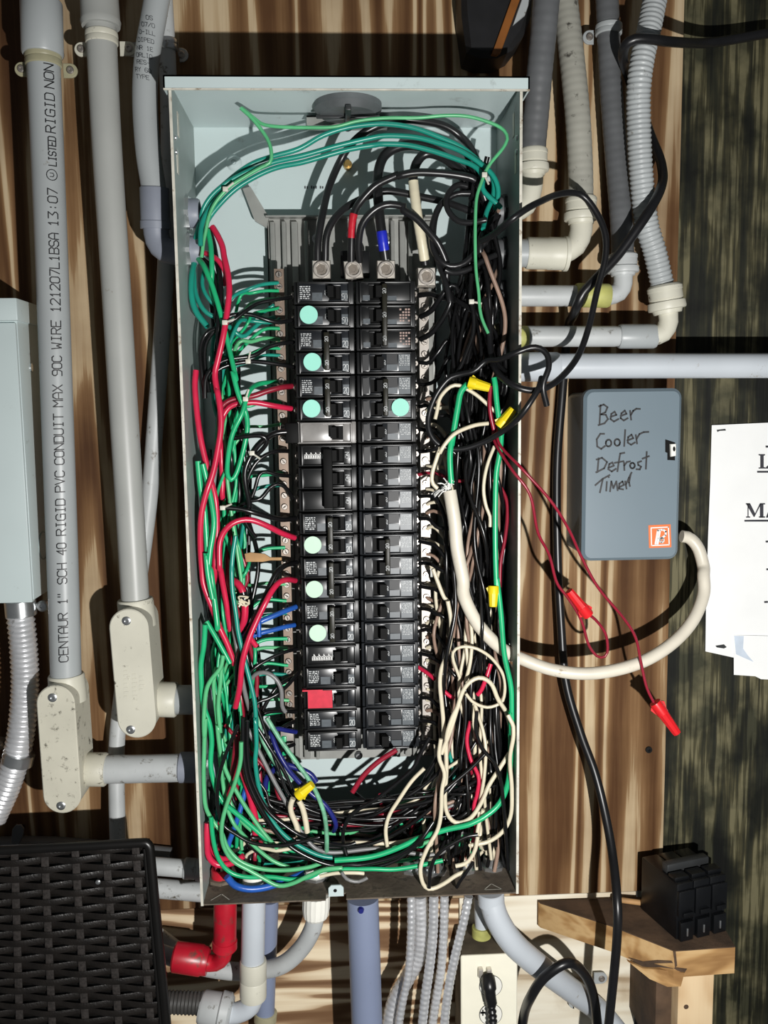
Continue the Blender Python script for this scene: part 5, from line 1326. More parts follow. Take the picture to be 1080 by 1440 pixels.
# left hub wires
for col, pts, rp, lab in [
        ('w_red', C('L1', (300, 175, 3.3), (340, 240, 3.4), (385, 340, 3.5), (405, 450, 3.6), (440, 560, 3.8), (460, 680, 4.0), (450, 850, 4.1), (430, 1000, 4.2), (395, 1160, 4.2), (372, 1270, 4.2), (390, 1400, 4.3)) + C('L2', (330, 120, 4.3), (355, 250, 4.4), (365, 400, 4.4), (345, 560, 4.4), (310, 740, 4.4), (260, 900, 4.4), (230, 1050, 4.4), (225, 1250, 4.3), (235, 1440, 4.2)) + C('L3', (245, 320, 4.2), (300, 480, 4.2), (350, 620, 4.2), (410, 750, 4.1), (465, 900, 4.0)), 4.3, 'long red wire weaving from the left locknut down the left gutter'),
        ('w_red', C('L1', (245, 378, 3.0), (310, 400, 3.4), (370, 450, 3.6), (400, 520, 3.7), (420, 620, 3.5)), 3.6, 'short red wire curving out of the lower left bushing'),
        ('w_red', C('L2', (205, 0, 3.8), (190, 120, 3.9), (195, 300, 4.0), (215, 480, 4.1), (250, 650, 4.1), (290, 800, 4.1), (325, 950, 4.1), (335, 1150, 4.0), (320, 1400, 4.0)) + C('L3', (320, 250, 3.9), (290, 380, 3.6)), 4.2, 'red wire crossing the long red wire in the left gutter'),
        ('w_red', C('L2', (870, 280, 2.7), (790, 265, 3.2), (700, 245, 3.4), (600, 225, 3.5), (480, 235, 3.6), (420, 265, 3.6), (380, 340, 3.6), (370, 480, 3.6), (395, 650, 3.5), (400, 800, 3.4), (390, 930, 3.3)), 4.0, 'lower red wire feeding the two-pole breaker with mint dot'),
        ('w_dark_red', C('L2', (875, 118, 2.7), (800, 130, 3.2), (700, 160, 3.4), (600, 200, 3.5), (480, 220, 3.5), (400, 270, 3.5), (385, 400, 3.4), (410, 620, 3.3), (410, 900, 3.2)), 4.0, 'upper dark red wire feeding the two-pole breaker with mint dot'),
        ('w_red', C('L2', (895, 1215, 2.7), (800, 1180, 3.4), (700, 1130, 3.8), (600, 1090, 4.0), (520, 1085, 4.1), (440, 1115, 4.2), (380, 1180, 4.2), (352, 1270, 4.2), (355, 1440, 4.2)) + C('L3', (360, 200, 4.1), (385, 330, 3.8), (420, 480, 3.5), (440, 640, 3.3)), 4.3, 'red wire arching to the breaker with a pale dot'),
        ('w_red', C('L3', (900, 290, 2.7), (840, 280, 3.4), (780, 295, 3.8), (730, 345, 4.1), (680, 440, 4.4), (620, 570, 4.5), (560, 720, 4.6), (520, 880, 4.6), (505, 1050, 4.5), (480, 1200, 4.0)), 4.3, 'red wire sweeping down from the second pale-dotted breaker'),
        ('w_red', C('L3', (455, 280, 3.6), (490, 300, 3.8), (525, 360, 3.9), (545, 480, 3.9), (540, 600, 3.8), (510, 680, 3.6)), 5.2, 'thick red wire tied with black tape beside the terminal bar'),
        ('w_red', C('L3', (620, 765, 3.9), (580, 710, 3.9), (560, 650, 3.9)), 4.0, 'short cut red wire end in the left gutter'),
        ('w_teal', C('L1', (225, 450, 3.0), (205, 560, 3.4), (205, 700, 3.6), (240, 820, 3.7), (320, 925, 3.7)), 4.2, 'teal wire hanging in a curve from the left bushing'),
        ('w_teal', C('L1', (232, 480, 3.0), (240, 600, 3.3), (300, 700, 3.4), (400, 780, 3.3), (520, 850, 3.0), (620, 865, 2.8), (720, 820, 2.5), (795, 770, 2.4)), 2.8, 'upper teal wire curving from the bushing to the terminal bar'),
        ('w_teal', C('L1', (225, 520, 3.0), (235, 680, 3.3), (300, 810, 3.4), (420, 880, 3.3), (560, 990, 3.0), (620, 960, 2.8), (700, 890, 2.6), (800, 855, 2.4)), 3.2, 'lower teal wire curving from the bushing to the terminal bar'),
        ('w_green', C('L1', (245, 425, 3.2), (300, 480, 3.6), (350, 580, 3.8), (385, 700, 3.9), (420, 850, 4.0), (450, 980, 4.1), (490, 1150, 4.2), (530, 1330, 4.3)) + C('L2', (445, 0, 4.3), (490, 180, 4.3), (540, 300, 4.2), (555, 420, 4.0), (525, 580, 3.9), (480, 730, 3.8), (440, 795, 3.8), (410, 760, 3.9), (415, 640, 4.1), (450, 460, 4.3), (520, 310, 4.4), (560, 170, 4.2), (630, 105, 3.4), (765, 88, 2.4)), 3.6, 'bright green wire looping back on itself to the terminal bar'),
        ('w_green', C('A', (205, 720, 3.4), (230, 800, 3.6), (245, 900, 3.7), (250, 1000, 3.6)) + C('L1', (390, 700, 3.6), (430, 850, 3.4), (440, 1000, 3.3)), 3.6, 'green wire dropping behind the red wire from the upper left locknut'),
        ('w_black', C('L1', (295, 200, 3.2), (335, 300, 3.3), (360, 400, 3.4), (400, 560, 3.6), (405, 800, 3.6), (400, 1000, 3.7), (405, 1250, 3.7), (400, 1440, 3.7)), 4.0, 'black wire running down beside the long red wire'),
        ('w_black', C('L1', (252, 418, 2.8), (320, 448, 3.3), (375, 520, 3.6), (400, 640, 3.6), (395, 900, 3.5)), 3.6, 'black wire curving out of the lower left bushing'),
        ('w_black', C('L1', (925, 708, 2.7), (800, 730, 3.1), (680, 755, 3.3), (590, 810, 3.5), (510, 870, 3.6), (400, 920, 3.6), (310, 970, 3.6), (270, 1080, 3.7), (280, 1250, 3.8), (300, 1440, 3.8)), 2.9, 'topmost black wire reaching the left breaker column'),
        ('w_black', C('L1', (935, 875, 2.7), (830, 890, 3.1), (740, 870, 3.3), (640, 835, 3.4), (540, 830, 3.5), (470, 850, 3.6), (380, 930, 3.6), (300, 1040, 3.7), (290, 1200, 3.7), (320, 1400, 3.7)), 3.2, 'second black wire reaching the left breaker column'),
        ('w_black', C('L1', (940, 1035, 2.7), (860, 1045, 3.1), (760, 1075, 3.3), (660, 1140, 3.5), (560, 1160, 3.6), (450, 1180, 3.7), (360, 1240, 3.8), (310, 1310, 3.9), (300, 1440, 3.9)), 3.2, 'third black wire tied on its way to the left breaker column'),
        ('w_black', C('L1', (945, 1215, 2.7), (850, 1195, 3.1), (700, 1170, 3.4), (600, 1165, 3.6), (480, 1185, 3.7), (380, 1230, 3.8), (330, 1330, 3.8)), 3.2, 'fourth black wire tied on its way to the left breaker column'),
        ('w_black', C('L2', (835, 450, 3.6), (760, 465, 3.7), (690, 520, 3.9), (640, 570, 4.0), (590, 640, 4.1), (545, 740, 4.1), (550, 860, 4.0), (570, 980, 3.8), (540, 1100, 3.6)), 4.2, 'black wire running from the side plug of the shiny breaker'),
        ('w_black', C('L2', (410, 505, 4.1), (500, 485, 4.2), (600, 470, 4.2), (660, 475, 4.2), (685, 510, 4.1), (640, 580, 4.0), (580, 650, 4.0)), 3.4, 'black wire with a cut free end in the left gutter'),
        ('w_black', C('L2', (850, 588, 2.7), (760, 590, 3.2), (680, 620, 3.4), (610, 680, 3.5), (560, 780, 3.5), (540, 900, 3.4)), 3.0, 'black wire to the top pole of the three-pole breaker'),
        ('w_black', C('L2', (860, 768, 2.7), (770, 760, 3.1), (690, 738, 3.3), (640, 760, 3.4), (610, 860, 3.4), (580, 940, 3.4)), 2.8, 'black wire to the middle pole of the three-pole breaker'),
        ('w_black', C('L2', (880, 930, 2.7), (840, 860, 3.1), (780, 825, 3.3), (720, 850, 3.4), (650, 930, 3.5), (560, 950, 3.5), (480, 1000, 3.4)), 3.0, 'black wire to the bottom pole of the three-pole breaker'),
        ('w_black', C('L2', (905, 1075, 2.7), (800, 1082, 3.2), (700, 1060, 3.6), (600, 1030, 3.9), (500, 1005, 4.0), (380, 995, 4.1)), 3.8, 'black wire with a taped end reaching the pale-dotted breaker'),
        ('w_black', C('L2', (620, 1215, 3.9), (580, 1160, 3.8), (540, 1080, 3.7)), 3.0, 'short black wire end poking out of the left bundle'),
        ('w_black', C('L3', (910, 162, 2.7), (840, 180, 3.4), (780, 230, 3.8), (740, 310, 4.0), (690, 420, 4.2), (620, 560, 4.3), (540, 720, 4.4), (490, 880, 4.4), (480, 1050, 4.3)), 4.0, 'black wire running beside the sweeping red wire'),
        ('w_black', C('L3', (915, 785, 2.7), (830, 805, 3.1), (700, 860, 3.4), (590, 930, 3.6), (540, 1020, 3.7)), 2.8, 'black wire to the logo breaker'),
        ('w_black', C('L3', (925, 955, 2.7), (850, 1040, 3.2), (780, 1100, 3.5), (700, 1140, 3.6), (620, 1165, 3.7), (560, 1250, 3.7)), 2.8, 'black wire to the breaker above the red label'),
        ('w_grey', C('L3', (830, 1240, 3.6), (805, 1200, 3.7), (800, 1080, 3.8), (760, 1000, 3.8), (690, 955, 3.8), (620, 960, 3.7), (580, 1000, 3.6)), 3.2, 'dark grey wire arching over the end of the terminal bar'),
        ('w_black', C('L3', (910, 1240, 2.7), (800, 1230, 3.2), (700, 1235, 3.5), (640, 1270, 3.6), (600, 1350, 3.7)), 3.2, 'black wire to the red-labelled breaker'),
        ('w_blue', C('L3', (905, 480, 2.7), (830, 510, 3.2), (740, 550, 3.5), (640, 600, 3.7), (560, 680, 3.8), (500, 760, 3.7)), 4.0, 'upper blue wire feeding the pale-dotted breaker'),
        ('w_blue', C('L3', (895, 612, 2.7), (820, 625, 3.2), (720, 650, 3.5), (620, 675, 3.7), (540, 720, 3.7), (490, 800, 3.6)), 3.6, 'lower blue wire feeding the pale-dotted breaker'),
        ('w_blue', C('L3', (640, 560, 4.0), (638, 620, 4.1), (640, 695, 4.1)), 3.4, 'short upright blue wire end crossing the two blue wires'),
        ('w_navy', C('L3', (905, 1385, 2.7), (830, 1370, 3.2), (760, 1358, 3.5), (710, 1390, 3.7)) + C('L4', (560, 130, 3.9), (600, 240, 4.2), (660, 350, 4.4), (730, 430, 4.6), (810, 500, 4.7), (890, 560, 4.7), (940, 620, 4.6), (962, 670, 4.4), (945, 725, 4.0)), 3.6, 'dark blue wire curving down from a lower left breaker')]:
    k_ = wire(col, pts, rp, lab, None, 8)
    if lab.startswith('thick red wire tied'): RED_THICK = k_
solo('wire_tag', MB().prism([(P(x, y, 3.6).x, P(x, y, 3.6).z) for x, y in [(344, 779), (352, 777), (372, 779), (380, 784), (396, 784), (396, 788), (380, 788), (370, 790), (346, 790)]], -3.5 * IN, -3.6 * IN), 'tag_tan', 'tan paper tag stuck beside the left terminal bar', 'tag')
mb = MB().ribbon([[(0, 0), (.004, .004), (.006, 0), (.002, -.002)], [(.001, .003), (.006, -.001)]], .0012, lambda u, v: P(354, 785, 3.62) + Vector((u, -.0004, v)))
# frayed white tag with scribble
tape(RED_THICK, *C('L3', (520, 360, 3.9), (546, 470, 3.9)), 'w_black', 'black tape wound round the thick red wire')
# green ground wires from the left bar down the gutter
rnd = random.Random(3)
for i in range(24):
    y = [398, 409, 421, 433, 448, 462, 478, 490, 500, 566, 596, 664, 682, 770, 822, 845, 862, 898, 912, 936, 949, 962, 985, 999][i]
    x1_ = rnd.uniform(318, 345); dy = rnd.uniform(5, 45); xe_ = rnd.uniform(300, 345); ye_ = rnd.uniform(1040, 1200)
    pts = [(391 + (y - 378) * .025, y, 2.35), (372, y + rnd.uniform(-3, 5), 2.6), (352, y + dy * .35, 2.8), (x1_, y + dy, rnd.uniform(2.6, 3.4)), (rnd.uniform(300, 330), y + dy + 60, rnd.uniform(2.4, 3.4))]
    yy = y + dy + 150
    while yy < ye_ - 80:
        pts.append((rnd.uniform(296, 335) + (yy - 600) * .025, yy, rnd.uniform(2.2, 3.6))); yy += 110
    pts.append((xe_, max(ye_, yy), rnd.uniform(2.5, 4)))
    wire(['w_teal', 'w_green', 'w_pale_green', 'w_green'][i % 4], pts, rnd.uniform(2.2, 2.9), 'green ground wire held by screw %d of the left terminal bar' % (int((y - 378) / 15.85) + 1), 'green wires from the left terminal bar')
# traced greens in the left gutter
for col, pts, rp, lab in [
        ('w_green', fillh(C('L2', (200, 660), (215, 850), (240, 1000), (250, 1180), (265, 1440)) + C('L3', (280, 200), (310, 400), (335, 560), (345, 640)), 4.3), 4.2, 'bright green wire following the left panel wall'),
        ('w_green', fillh(C('L2', (225, 680), (260, 820), (295, 980), (310, 1120), (285, 1300), (270, 1440)) + C('L3', (255, 80), (275, 250), (310, 420)), 4.4), 4.0, 'bright green wire twisting beside the left wall'),
        ('w_green', fillh(C('L3', (265, 600), (245, 760), (215, 900), (215, 1060), (235, 1200), (280, 1330), (295, 1440)) + C('L4', (205, 200), (200, 330), (225, 440), (260, 520), (330, 590), (420, 670), (500, 740), (570, 800)), 4.6), 3.8, 'bright green wire curving from the left wall to the bottom'),
        ('w_green', fillh(C('L3', (255, 590), (310, 680), (380, 800), (430, 890)), 4.6), 3.6, 'short bright green wire crossing the red wire'),
        ('w_pale_green', fillh(C('L3', (380, 830), (360, 920), (290, 1010), (255, 1100), (240, 1300), (245, 1440)) + C('L4', (165, 40), (150, 250), (135, 450), (150, 580), (200, 670), (260, 740), (300, 830), (380, 910), (500, 955), (650, 965), (800, 945), (900, 910)), 4.9), 3.2, 'light green wire hugging the lower left corner'),
        ('w_pale_green', fillh(C('L3', (375, 850), (365, 1000), (345, 1200), (360, 1400)) + C('L4', (240, 80), (260, 250), (300, 380), (380, 530), (450, 640), (520, 740), (600, 830)), 4.7), 3.2, 'light green wire slanting across the lower left gutter'),
        ('w_pale_green', fillh(C('L3', (330, 920), (310, 1050), (330, 1250), (350, 1440)) + C('L4', (250, 200), (270, 400), (310, 600), (380, 720), (480, 830), (580, 910), (680, 950)), 4.5), 3.0, 'light green wire sweeping below the others at lower left'),
        ('w_teal', fillh(C('L2', (470, 1200), (450, 1330), (440, 1440)) + C('L3', (440, 200), (445, 350), (470, 520), (490, 680), (540, 900), (580, 1050), (610, 1200), (620, 1440)) + C('L4', (470, 30), (478, 200), (470, 300), (485, 430), (520, 560), (580, 680), (660, 770), (760, 840), (880, 895), (1000, 915), (1080, 918)), 4.4, 4.9), 3.4, 'teal wire running down the gutter and along the bottom'),
        ('w_striped', fillh(C('L4', (500, 30), (510, 150), (560, 260), (620, 350), (690, 430)), 4.2), 3.6, 'pale striped green wire beside the dark blue wire'),
        ('w_striped', fillh(C('L4', (540, 40), (620, 170), (720, 310), (800, 420), (850, 510), (890, 620), (905, 740), (905, 850)), 4.9), 3.4, 'striped green wire bending down past the yellow connector'),
        ('w_pale_green', fillh(C('L4', (390, 180), (385, 300), (350, 430), (300, 560), (270, 680), (275, 800), (330, 900), (430, 960), (520, 1010), (610, 1055), (700, 1040), (800, 990), (900, 950), (1000, 940)), 5.1), 3.2, 'light green wire dipping lowest along the panel bottom'),
        ('w_green', fillh(C('L4', (200, 640), (215, 780), (250, 900), (320, 980), (420, 1010), (560, 1010), (700, 1025), (820, 1000), (900, 960)) + C('R5', (150, 850), (280, 855), (400, 840), (550, 810)), 5.0), 3.4, 'green wire lying along the front of the panel bottom'),
        ('w_green', fillh(C('R5', (950, 0), (965, 120), (950, 250), (915, 400), (860, 500), (780, 560), (680, 605), (560, 640), (450, 680), (330, 740), (200, 790), (80, 815), (-40, 825)), 5.0), 4.2, 'bright green wire sweeping from the right wall along the bottom')]:
    wire(col, pts, rp, lab, 'green wires in the lower panel', 8)
wire('w_blue', fillh(C('L4', (300, 1000), (350, 1055), (430, 1078), (520, 1072), (600, 1050), (680, 1020), (770, 985)), 5.2, 4.6), 5.2, 'blue wire looping at the panel\'s bottom left corner')
wire('w_blue', fillh(C('L4', (420, 430), (390, 560), (350, 690), (310, 800), (290, 900)), 4.0, 4.4), 4.2, 'blue wire slanting down in the lower left gutter')
wire('w_navy', fillh(C('L4', (520, 500), (530, 420), (570, 370), (620, 330), (700, 340), (800, 380), (840, 430)), 3.6), 4.4, 'dark blue wire curling behind the yellow connector')
for i, (pts, rp, lab) in enumerate([(C('L4', (190, 680), (155, 780), (165, 870), (220, 930), (310, 930), (400, 890)), 4.6, 'thick red wire looping at the lower left corner'), (C('L4', (215, 680), (185, 760), (200, 860), (260, 910), (340, 900)), 4.0, 'inner red wire looping at the lower left corner'),
                                    (C('L4', (405, 330), (430, 430), (460, 560), (480, 640), (485, 760)), 5, 'red wire dropping through the lower left bundle'), (C('L4', (365, 140), (350, 280), (330, 440), (305, 560)), 5, 'dark red wire in the lower left bundle'),
                                    (C('R5', (300, 210), (200, 275), (120, 350), (60, 440)), 4, 'red wire below the bottom breakers')]):
    wire('w_red' if i not in (3, 4) else 'w_dark_red', fillh(pts, 4.8 if i < 2 else 4.2), rp, lab, 'red wires at the panel bottom', 8)
# traced whites / blacks bottom right
for col, pts, rp, lab in [
        ('w_white', fillh(C('R3', (280, 1440), (350, 1260), (400, 1100), (450, 950), (520, 870), (600, 850), (680, 900), (740, 1020), (820, 1130), (860, 1260), (860, 1440)) + C('R5', (935, 240), (870, 320), (800, 410), (740, 520), (680, 590), (620, 605), (575, 560), (560, 470), (570, 330), (570, 150), (600, 40), (640, -40)), 4.9), 3.3, 'cream wire looping twice in the lower right gutter'),
        ('w_white', fillh(C('R5', (910, 10), (950, 90), (920, 250), (925, 420), (920, 560), (880, 650), (800, 710), (700, 730)), 5.1), 3.2, 'cream wire curving round the right wall'),
        ('w_white', fillh(C('R5', (540, 150), (530, 250), (560, 340), (545, 430), (540, 560), (520, 650), (470, 740), (435, 830), (430, 900), (450, 970), (490, 990), (560, 950), (620, 900), (680, 870)), 5.3), 3.2, 'cream wire drooping over the panel\'s bottom edge'),
        ('w_white', fillh(C('R5', (450, 310), (380, 380), (310, 480), (260, 560), (240, 640), (250, 740)), 4.6), 3.0, 'pinkish cream wire bending down left of the gutter'),
        ('w_white', fillh(C('R5', (740, 680), (720, 760), (680, 820), (620, 840)), 5.2), 3.2, 'short cream wire above the bottom connectors'),
        ('w_white', fillh(C('R5', (780, 540), (745, 640), (735, 690)), 5.0), 3.0, 'short upright cream wire in the right bundle'),
        ('w_white', fillh(C('R3', (330, 250), (355, 400), (350, 560), (320, 680), (280, 780), (270, 900), (285, 1050), (300, 1200), (310, 1440)), 4.3), 3.2, 'cream wire wandering beside the right terminal bar'),
        ('w_white', fillh(C('R3', (215, 0), (260, 120), (300, 220), (330, 250)), 4.0), 3.0, 'cream wire dropping from the right terminal bar'),
        ('w_white', fillh(C('R3', (420, 840), (370, 700), (380, 630), (450, 600), (560, 615), (660, 680), (740, 780), (775, 880), (770, 1000), (740, 1050), (640, 1080), (530, 1040), (470, 970)), 4.6), 2.4, 'thin cream wire making a ring in the right gutter'),
        ('w_white', fillh(C('R3', (510, 420), (510, 600), (500, 740), (470, 880)), 4.2), 2.8, 'cream wire hanging behind the ring in the right gutter'),
        ('w_white', fillh(C('R1', (600, 1210), (520, 1220), (440, 1245), (350, 1290), (280, 1370), (240, 1440)) + C('R2', (270, 170), (240, 260), (210, 360), (210, 440), (250, 480)), 4.8), 3.0, 'cream wire arching from a yellow connector to the frayed cable'),
        ('w_white', fillh(C('R1', (215, 1180), (235, 1100), (250, 1030), (310, 960), (370, 935), (430, 955), (520, 1010), (620, 1100), (690, 1160)), 4.7), 2.8, 'cream wire arching below the upper yellow connector'),
        ('w_white', fillh(C('R2', (710, 150), (660, 260), (625, 380), (612, 500), (630, 620), (660, 700), (660, 780)), 4.8), 2.6, 'cream wire running down beside the green wire'),
        ('w_green', fillh(C('R1', (450, 925), (400, 980), (380, 1080), (355, 1230), (330, 1380)) + C('R2', (365, 60), (345, 200), (348, 330), (358, 440)), 4.8), 4.4, 'thick teal wire from the upper yellow connector to the frayed cable'),
        ('w_green', fillh(C('R1', (640, 880), (650, 1020), (665, 1150), (690, 1300)) + C('R2', (735, 60), (725, 220), (705, 360), (700, 600), (700, 900), (708, 1200), (715, 1300)) + C('R3', (710, 60), (740, 300), (770, 600), (800, 740), (850, 900), (875, 1050), (880, 1300)) + C('R5', (955, 0), (962, 100)), 5.0), 4.0, 'bright green wire running the length of the right gutter'),
        ('w_dark_red', fillh(C('R1', (615, 940), (608, 1080), (630, 1220), (690, 1420)) + C('R2', (690, 60), (760, 190)), 4.9), 3.0, 'dark red wire passing the lower yellow connector'),
        ('w_dark_red', fillh(C('R2', (100, 375), (170, 358), (270, 365), (340, 405), (450, 410), (560, 395), (640, 400), (720, 470), (775, 580), (785, 720), (770, 880), (740, 1050), (735, 1250)), 2.8, 4.4), 2.6, 'dark red wire crossing from a right breaker to the right wall'),
        ('w_red', fillh(C('R3', (100, 765), (170, 810), (230, 860)), 2.8, 3.4), 3.0, 'red wire at a lower right breaker'), ('w_red', fillh(C('R3', (290, 940), (340, 985), (380, 1010)), 3.8), 3.0, 'short red wire among the cream wires'),
        ('w_red', fillh(C('R3', (665, 740), (630, 830), (590, 940), (560, 980)), 4.2), 3.4, 'red wire slanting inside the cream ring'), ('w_red', fillh(C('R5', (700, 50), (680, 150), (700, 250), (745, 340), (740, 430), (715, 500), (720, 620), (690, 700)), 4.4), 3.0, 'red wire winding down the lower right bundle'),
        ('w_black', fillh(C('R5', (735, 0), (730, 110), (770, 210), (830, 280), (865, 380), (880, 520), (895, 700), (905, 860)), 5.2), 2.8, 'thin black wire curving over the lower right bundle'),
        ('w_black', fillh(C('R5', (740, 670), (680, 680), (600, 720), (540, 760), (500, 810), (480, 880), (475, 960)), 5.4), 3.0, 'black wire bending down to the middle bottom connector'),
        ('w_black', fillh(C('R5', (710, 810), (670, 870), (640, 920), (625, 955)), 5.3), 2.8, 'short black wire end above the bottom edge'),
        ('w_black', fillh(C('R5', (480, 140), (430, 230), (380, 320), (200, 470), (60, 560), (10, 660), (20, 760), (70, 840), (180, 850), (300, 810), (420, 720), (510, 620), (540, 500), (560, 430), (700, 310), (780, 230)), 4.9), 3.0, 'black wire making a wide loop over the panel bottom'),
        ('w_black', fillh(C('L4', (370, 85), (300, 240), (250, 400), (240, 560), (270, 690), (350, 750), (450, 800), (600, 815), (750, 790), (860, 765)), 5.1), 2.8, 'black wire with a highlight swinging round the lower left'),
        ('w_black', fillh(C('L4', (395, 40), (400, 250), (430, 420), (500, 570), (590, 720), (680, 820), (800, 890), (930, 935), (1040, 930)) + C('R5', (120, 830), (300, 780), (420, 700), (500, 600)), 5.0), 3.4, 'black wire following the teal wire along the bottom'),
        ('w_black', fillh(C('L4', (420, 60), (420, 280), (450, 430), (540, 600), (660, 700), (780, 770), (900, 810), (1020, 815), (1080, 800)), 4.9), 3.2, 'black wire curving below the breakers to the right'),
        ('w_grey', fillh(C('R5', (0, 870), (30, 910), (90, 925), (140, 905)), 5.4), 2.6, 'grey wire end curling over the bottom edge tab'),
        ('w_white', fillh(C('L4', (860, 1000), (960, 975), (1080, 968)) + C('R5', (120, 868)), 5.1), 2.8, 'cream wire leaving the white bottom bushing'),
        ('w_white', fillh(C('L4', (700, 530), (685, 570), (690, 620), (720, 690), (735, 760)), 4.8), 4.2, 'left cream wire below the yellow connector'), ('w_white', fillh(C('L4', (735, 545), (755, 590), (770, 680), (775, 760)), 4.9), 4.2, 'right cream wire below the yellow connector')]:
    wire(col, pts, rp, lab, 'wires in the right gutter and bottom' if col != 'w_white' else 'cream neutral wires', 8)
# branch wires from the right breakers into the gutter
rnd = random.Random(11)
knk = [(712, 297, 2.4), (710, 356, 2.4), (708, 416, 2.2), (706, 474, 2.2), (712, 517, 2.4)]


LOCK = [[P(*k_), 0] for k_ in knk]
for l_ in LOCK: l_[0].x = BW - T_ - .003


def from_lock(i):
    q, n_ = LOCK[i]; LOCK[i][1] += 1
    rr = .0098 * math.sqrt((n_ + .5) / 11.5); a_ = n_ * 2.39996
    return q + Vector((0, math.cos(a_) * rr, math.sin(a_) * rr))


def run_down(rnd, x, y, h, xe_, ye_, he):
    pts = []; yy = y
    while yy < ye_ - 90:
        t = (yy - y) / max(1, ye_ - y); pts.append((x + (xe_ - x) * t + rnd.uniform(-14, 14), yy, min(4.9, max(.7, h + (he - h) * t + rnd.uniform(-.7, .7))))); yy += rnd.uniform(75, 120)
    pts.append((xe_, ye_, he)); return pts


for r in range(21):
    if r in (0, 1, 2, 8, 17): continue
    y = rowpx(r) + 1
    y0 = y; xx = rnd.uniform(635, 690); dirn = -1 if r < 5 or (r < 9 and rnd.random() < .3) else 1
    pts = [(589, y0, 2.7), (603, y0 + rnd.uniform(-2, 3), 2.95), (616, y0 + dirn * rnd.uniform(4, 14), 3.2), (rnd.uniform(628, 645), y0 + dirn * rnd.uniform(20, 45), 3.3)]
    if dirn < 0: ki = (0, 1, 2, 3, 4)[r % 5]; k = knk[ki]; pts += [(xx, (y0 + k[1]) / 2 + 20, 3.2), (k[0] - 25, k[1] + 12, 3.0), from_lock(ki)]
    else: pts += run_down(rnd, xx, y0 + 110, 3.2, rnd.uniform(610, 712), rnd.uniform(1180, 1235), rnd.uniform(2.5, 4.2))
    wire('w_black', pts, 2.9, 'black branch wire leaving the %s row breaker of the right column' % ORD[r], 'black branch wires from the right breakers')
for i in range(27):
    y = 560 + i * 18.5 + rnd.uniform(-5, 5); xx = rnd.uniform(620, 690)
    pts = [(600, y, 2.3), (612, y + rnd.uniform(-4, 6), 2.5), (rnd.uniform(622, 645), y + rnd.uniform(5, 30), 2.7)] + run_down(rnd, xx, y + rnd.uniform(60, 110), rnd.uniform(2, 3.6), rnd.uniform(590, 710), rnd.uniform(1150, 1235), rnd.uniform(2, 4.4))
    wire('w_white' if i % 3 else 'w_brown', pts, rnd.uniform(2.3, 2.9), ('cream' if i % 3 else 'brownish') + ' wire held by screw %d of the right terminal bar' % (int((y - 405) / 16.0) + 1), 'neutral wires from the right terminal bar')
for i in range(46):
    ki = i % 5; k = knk[ki]; xx = rnd.uniform(632, 708)
    pts = [from_lock(ki), (k[0] - rnd.uniform(14, 24), k[1] + rnd.uniform(2, 12), 2.8), (k[0] - rnd.uniform(20, 48), k[1] + rnd.uniform(30, 70), rnd.uniform(2.4, 4))] + run_down(rnd, xx, k[1] + 150, rnd.uniform(1.6, 4.2), rnd.uniform(610, 716), rnd.uniform(1170, 1240), rnd.uniform(2, 4.6))
    wire('w_black' if i % 9 else 'w_brown', pts, rnd.uniform(2.3, 3.1), ('black' if i % 9 else 'brownish') + ' wire running down the right gutter from the ' + ['highest', 'second', 'third', 'fourth', 'lowest'][ki] + ' right locknut', 'wires bundled down the right gutter')
for i in range(14):
    xx = rnd.uniform(655, 700)
    pts = [(rnd.uniform(655, 690), rnd.uniform(215, 300), rnd.uniform(2.2, 3.4)), (xx, 360, rnd.uniform(2, 3.6)), (xx + rnd.uniform(-14, 14), 450, rnd.uniform(2, 3.6))] + run_down(rnd, xx, 540, 2.8, rnd.uniform(640, 705), rnd.uniform(800, 1100), 3)
    wire('w_black', pts, rnd.uniform(3.0, 4.2), 'black wire hanging from the tied bunch at the upper right', 'black wires from the upper right bunch')
# left gutter black and mixed bundle
for i in range(26):
    y = 330 + rnd.uniform(0, 1) ** .5 * 420; xx = rnd.uniform(300, 345)
    pts = [(rnd.uniform(292, 330), y, rnd.uniform(2, 3.2))] + run_down(rnd, rnd.uniform(300, 335), y + 90, rnd.uniform(1.8, 3.4), rnd.uniform(305, 380), rnd.uniform(1120, 1220), rnd.uniform(2, 4))
    wire(['w_black', 'w_black', 'w_black', 'w_black', 'w_green', 'w_dark_red', 'w_black', 'w_grey'][i % 8], pts, rnd.uniform(2.5, 3.6), ['black wire bundled down the left gutter', 'green wire bundled down the left gutter', 'dark red wire bundled down the left gutter', 'grey wire bundled down the left gutter'][[0, 0, 0, 0, 1, 2, 0, 3][i % 8]], 'wires bundled down the left gutter')
for r in (17, 19, 20):
    y = rowpx(r) + 3; wire('w_black', [(414, y, 2.7), (404, y + 4, 3.0), (385, y + 20, 3.4), (365, y + 60, 3.5), (350, y + 130, 3.4), (345, 1190, 3.2)], 3.0, 'black wire from a bottom left breaker into the gutter', 'black wires from the bottom left breakers')
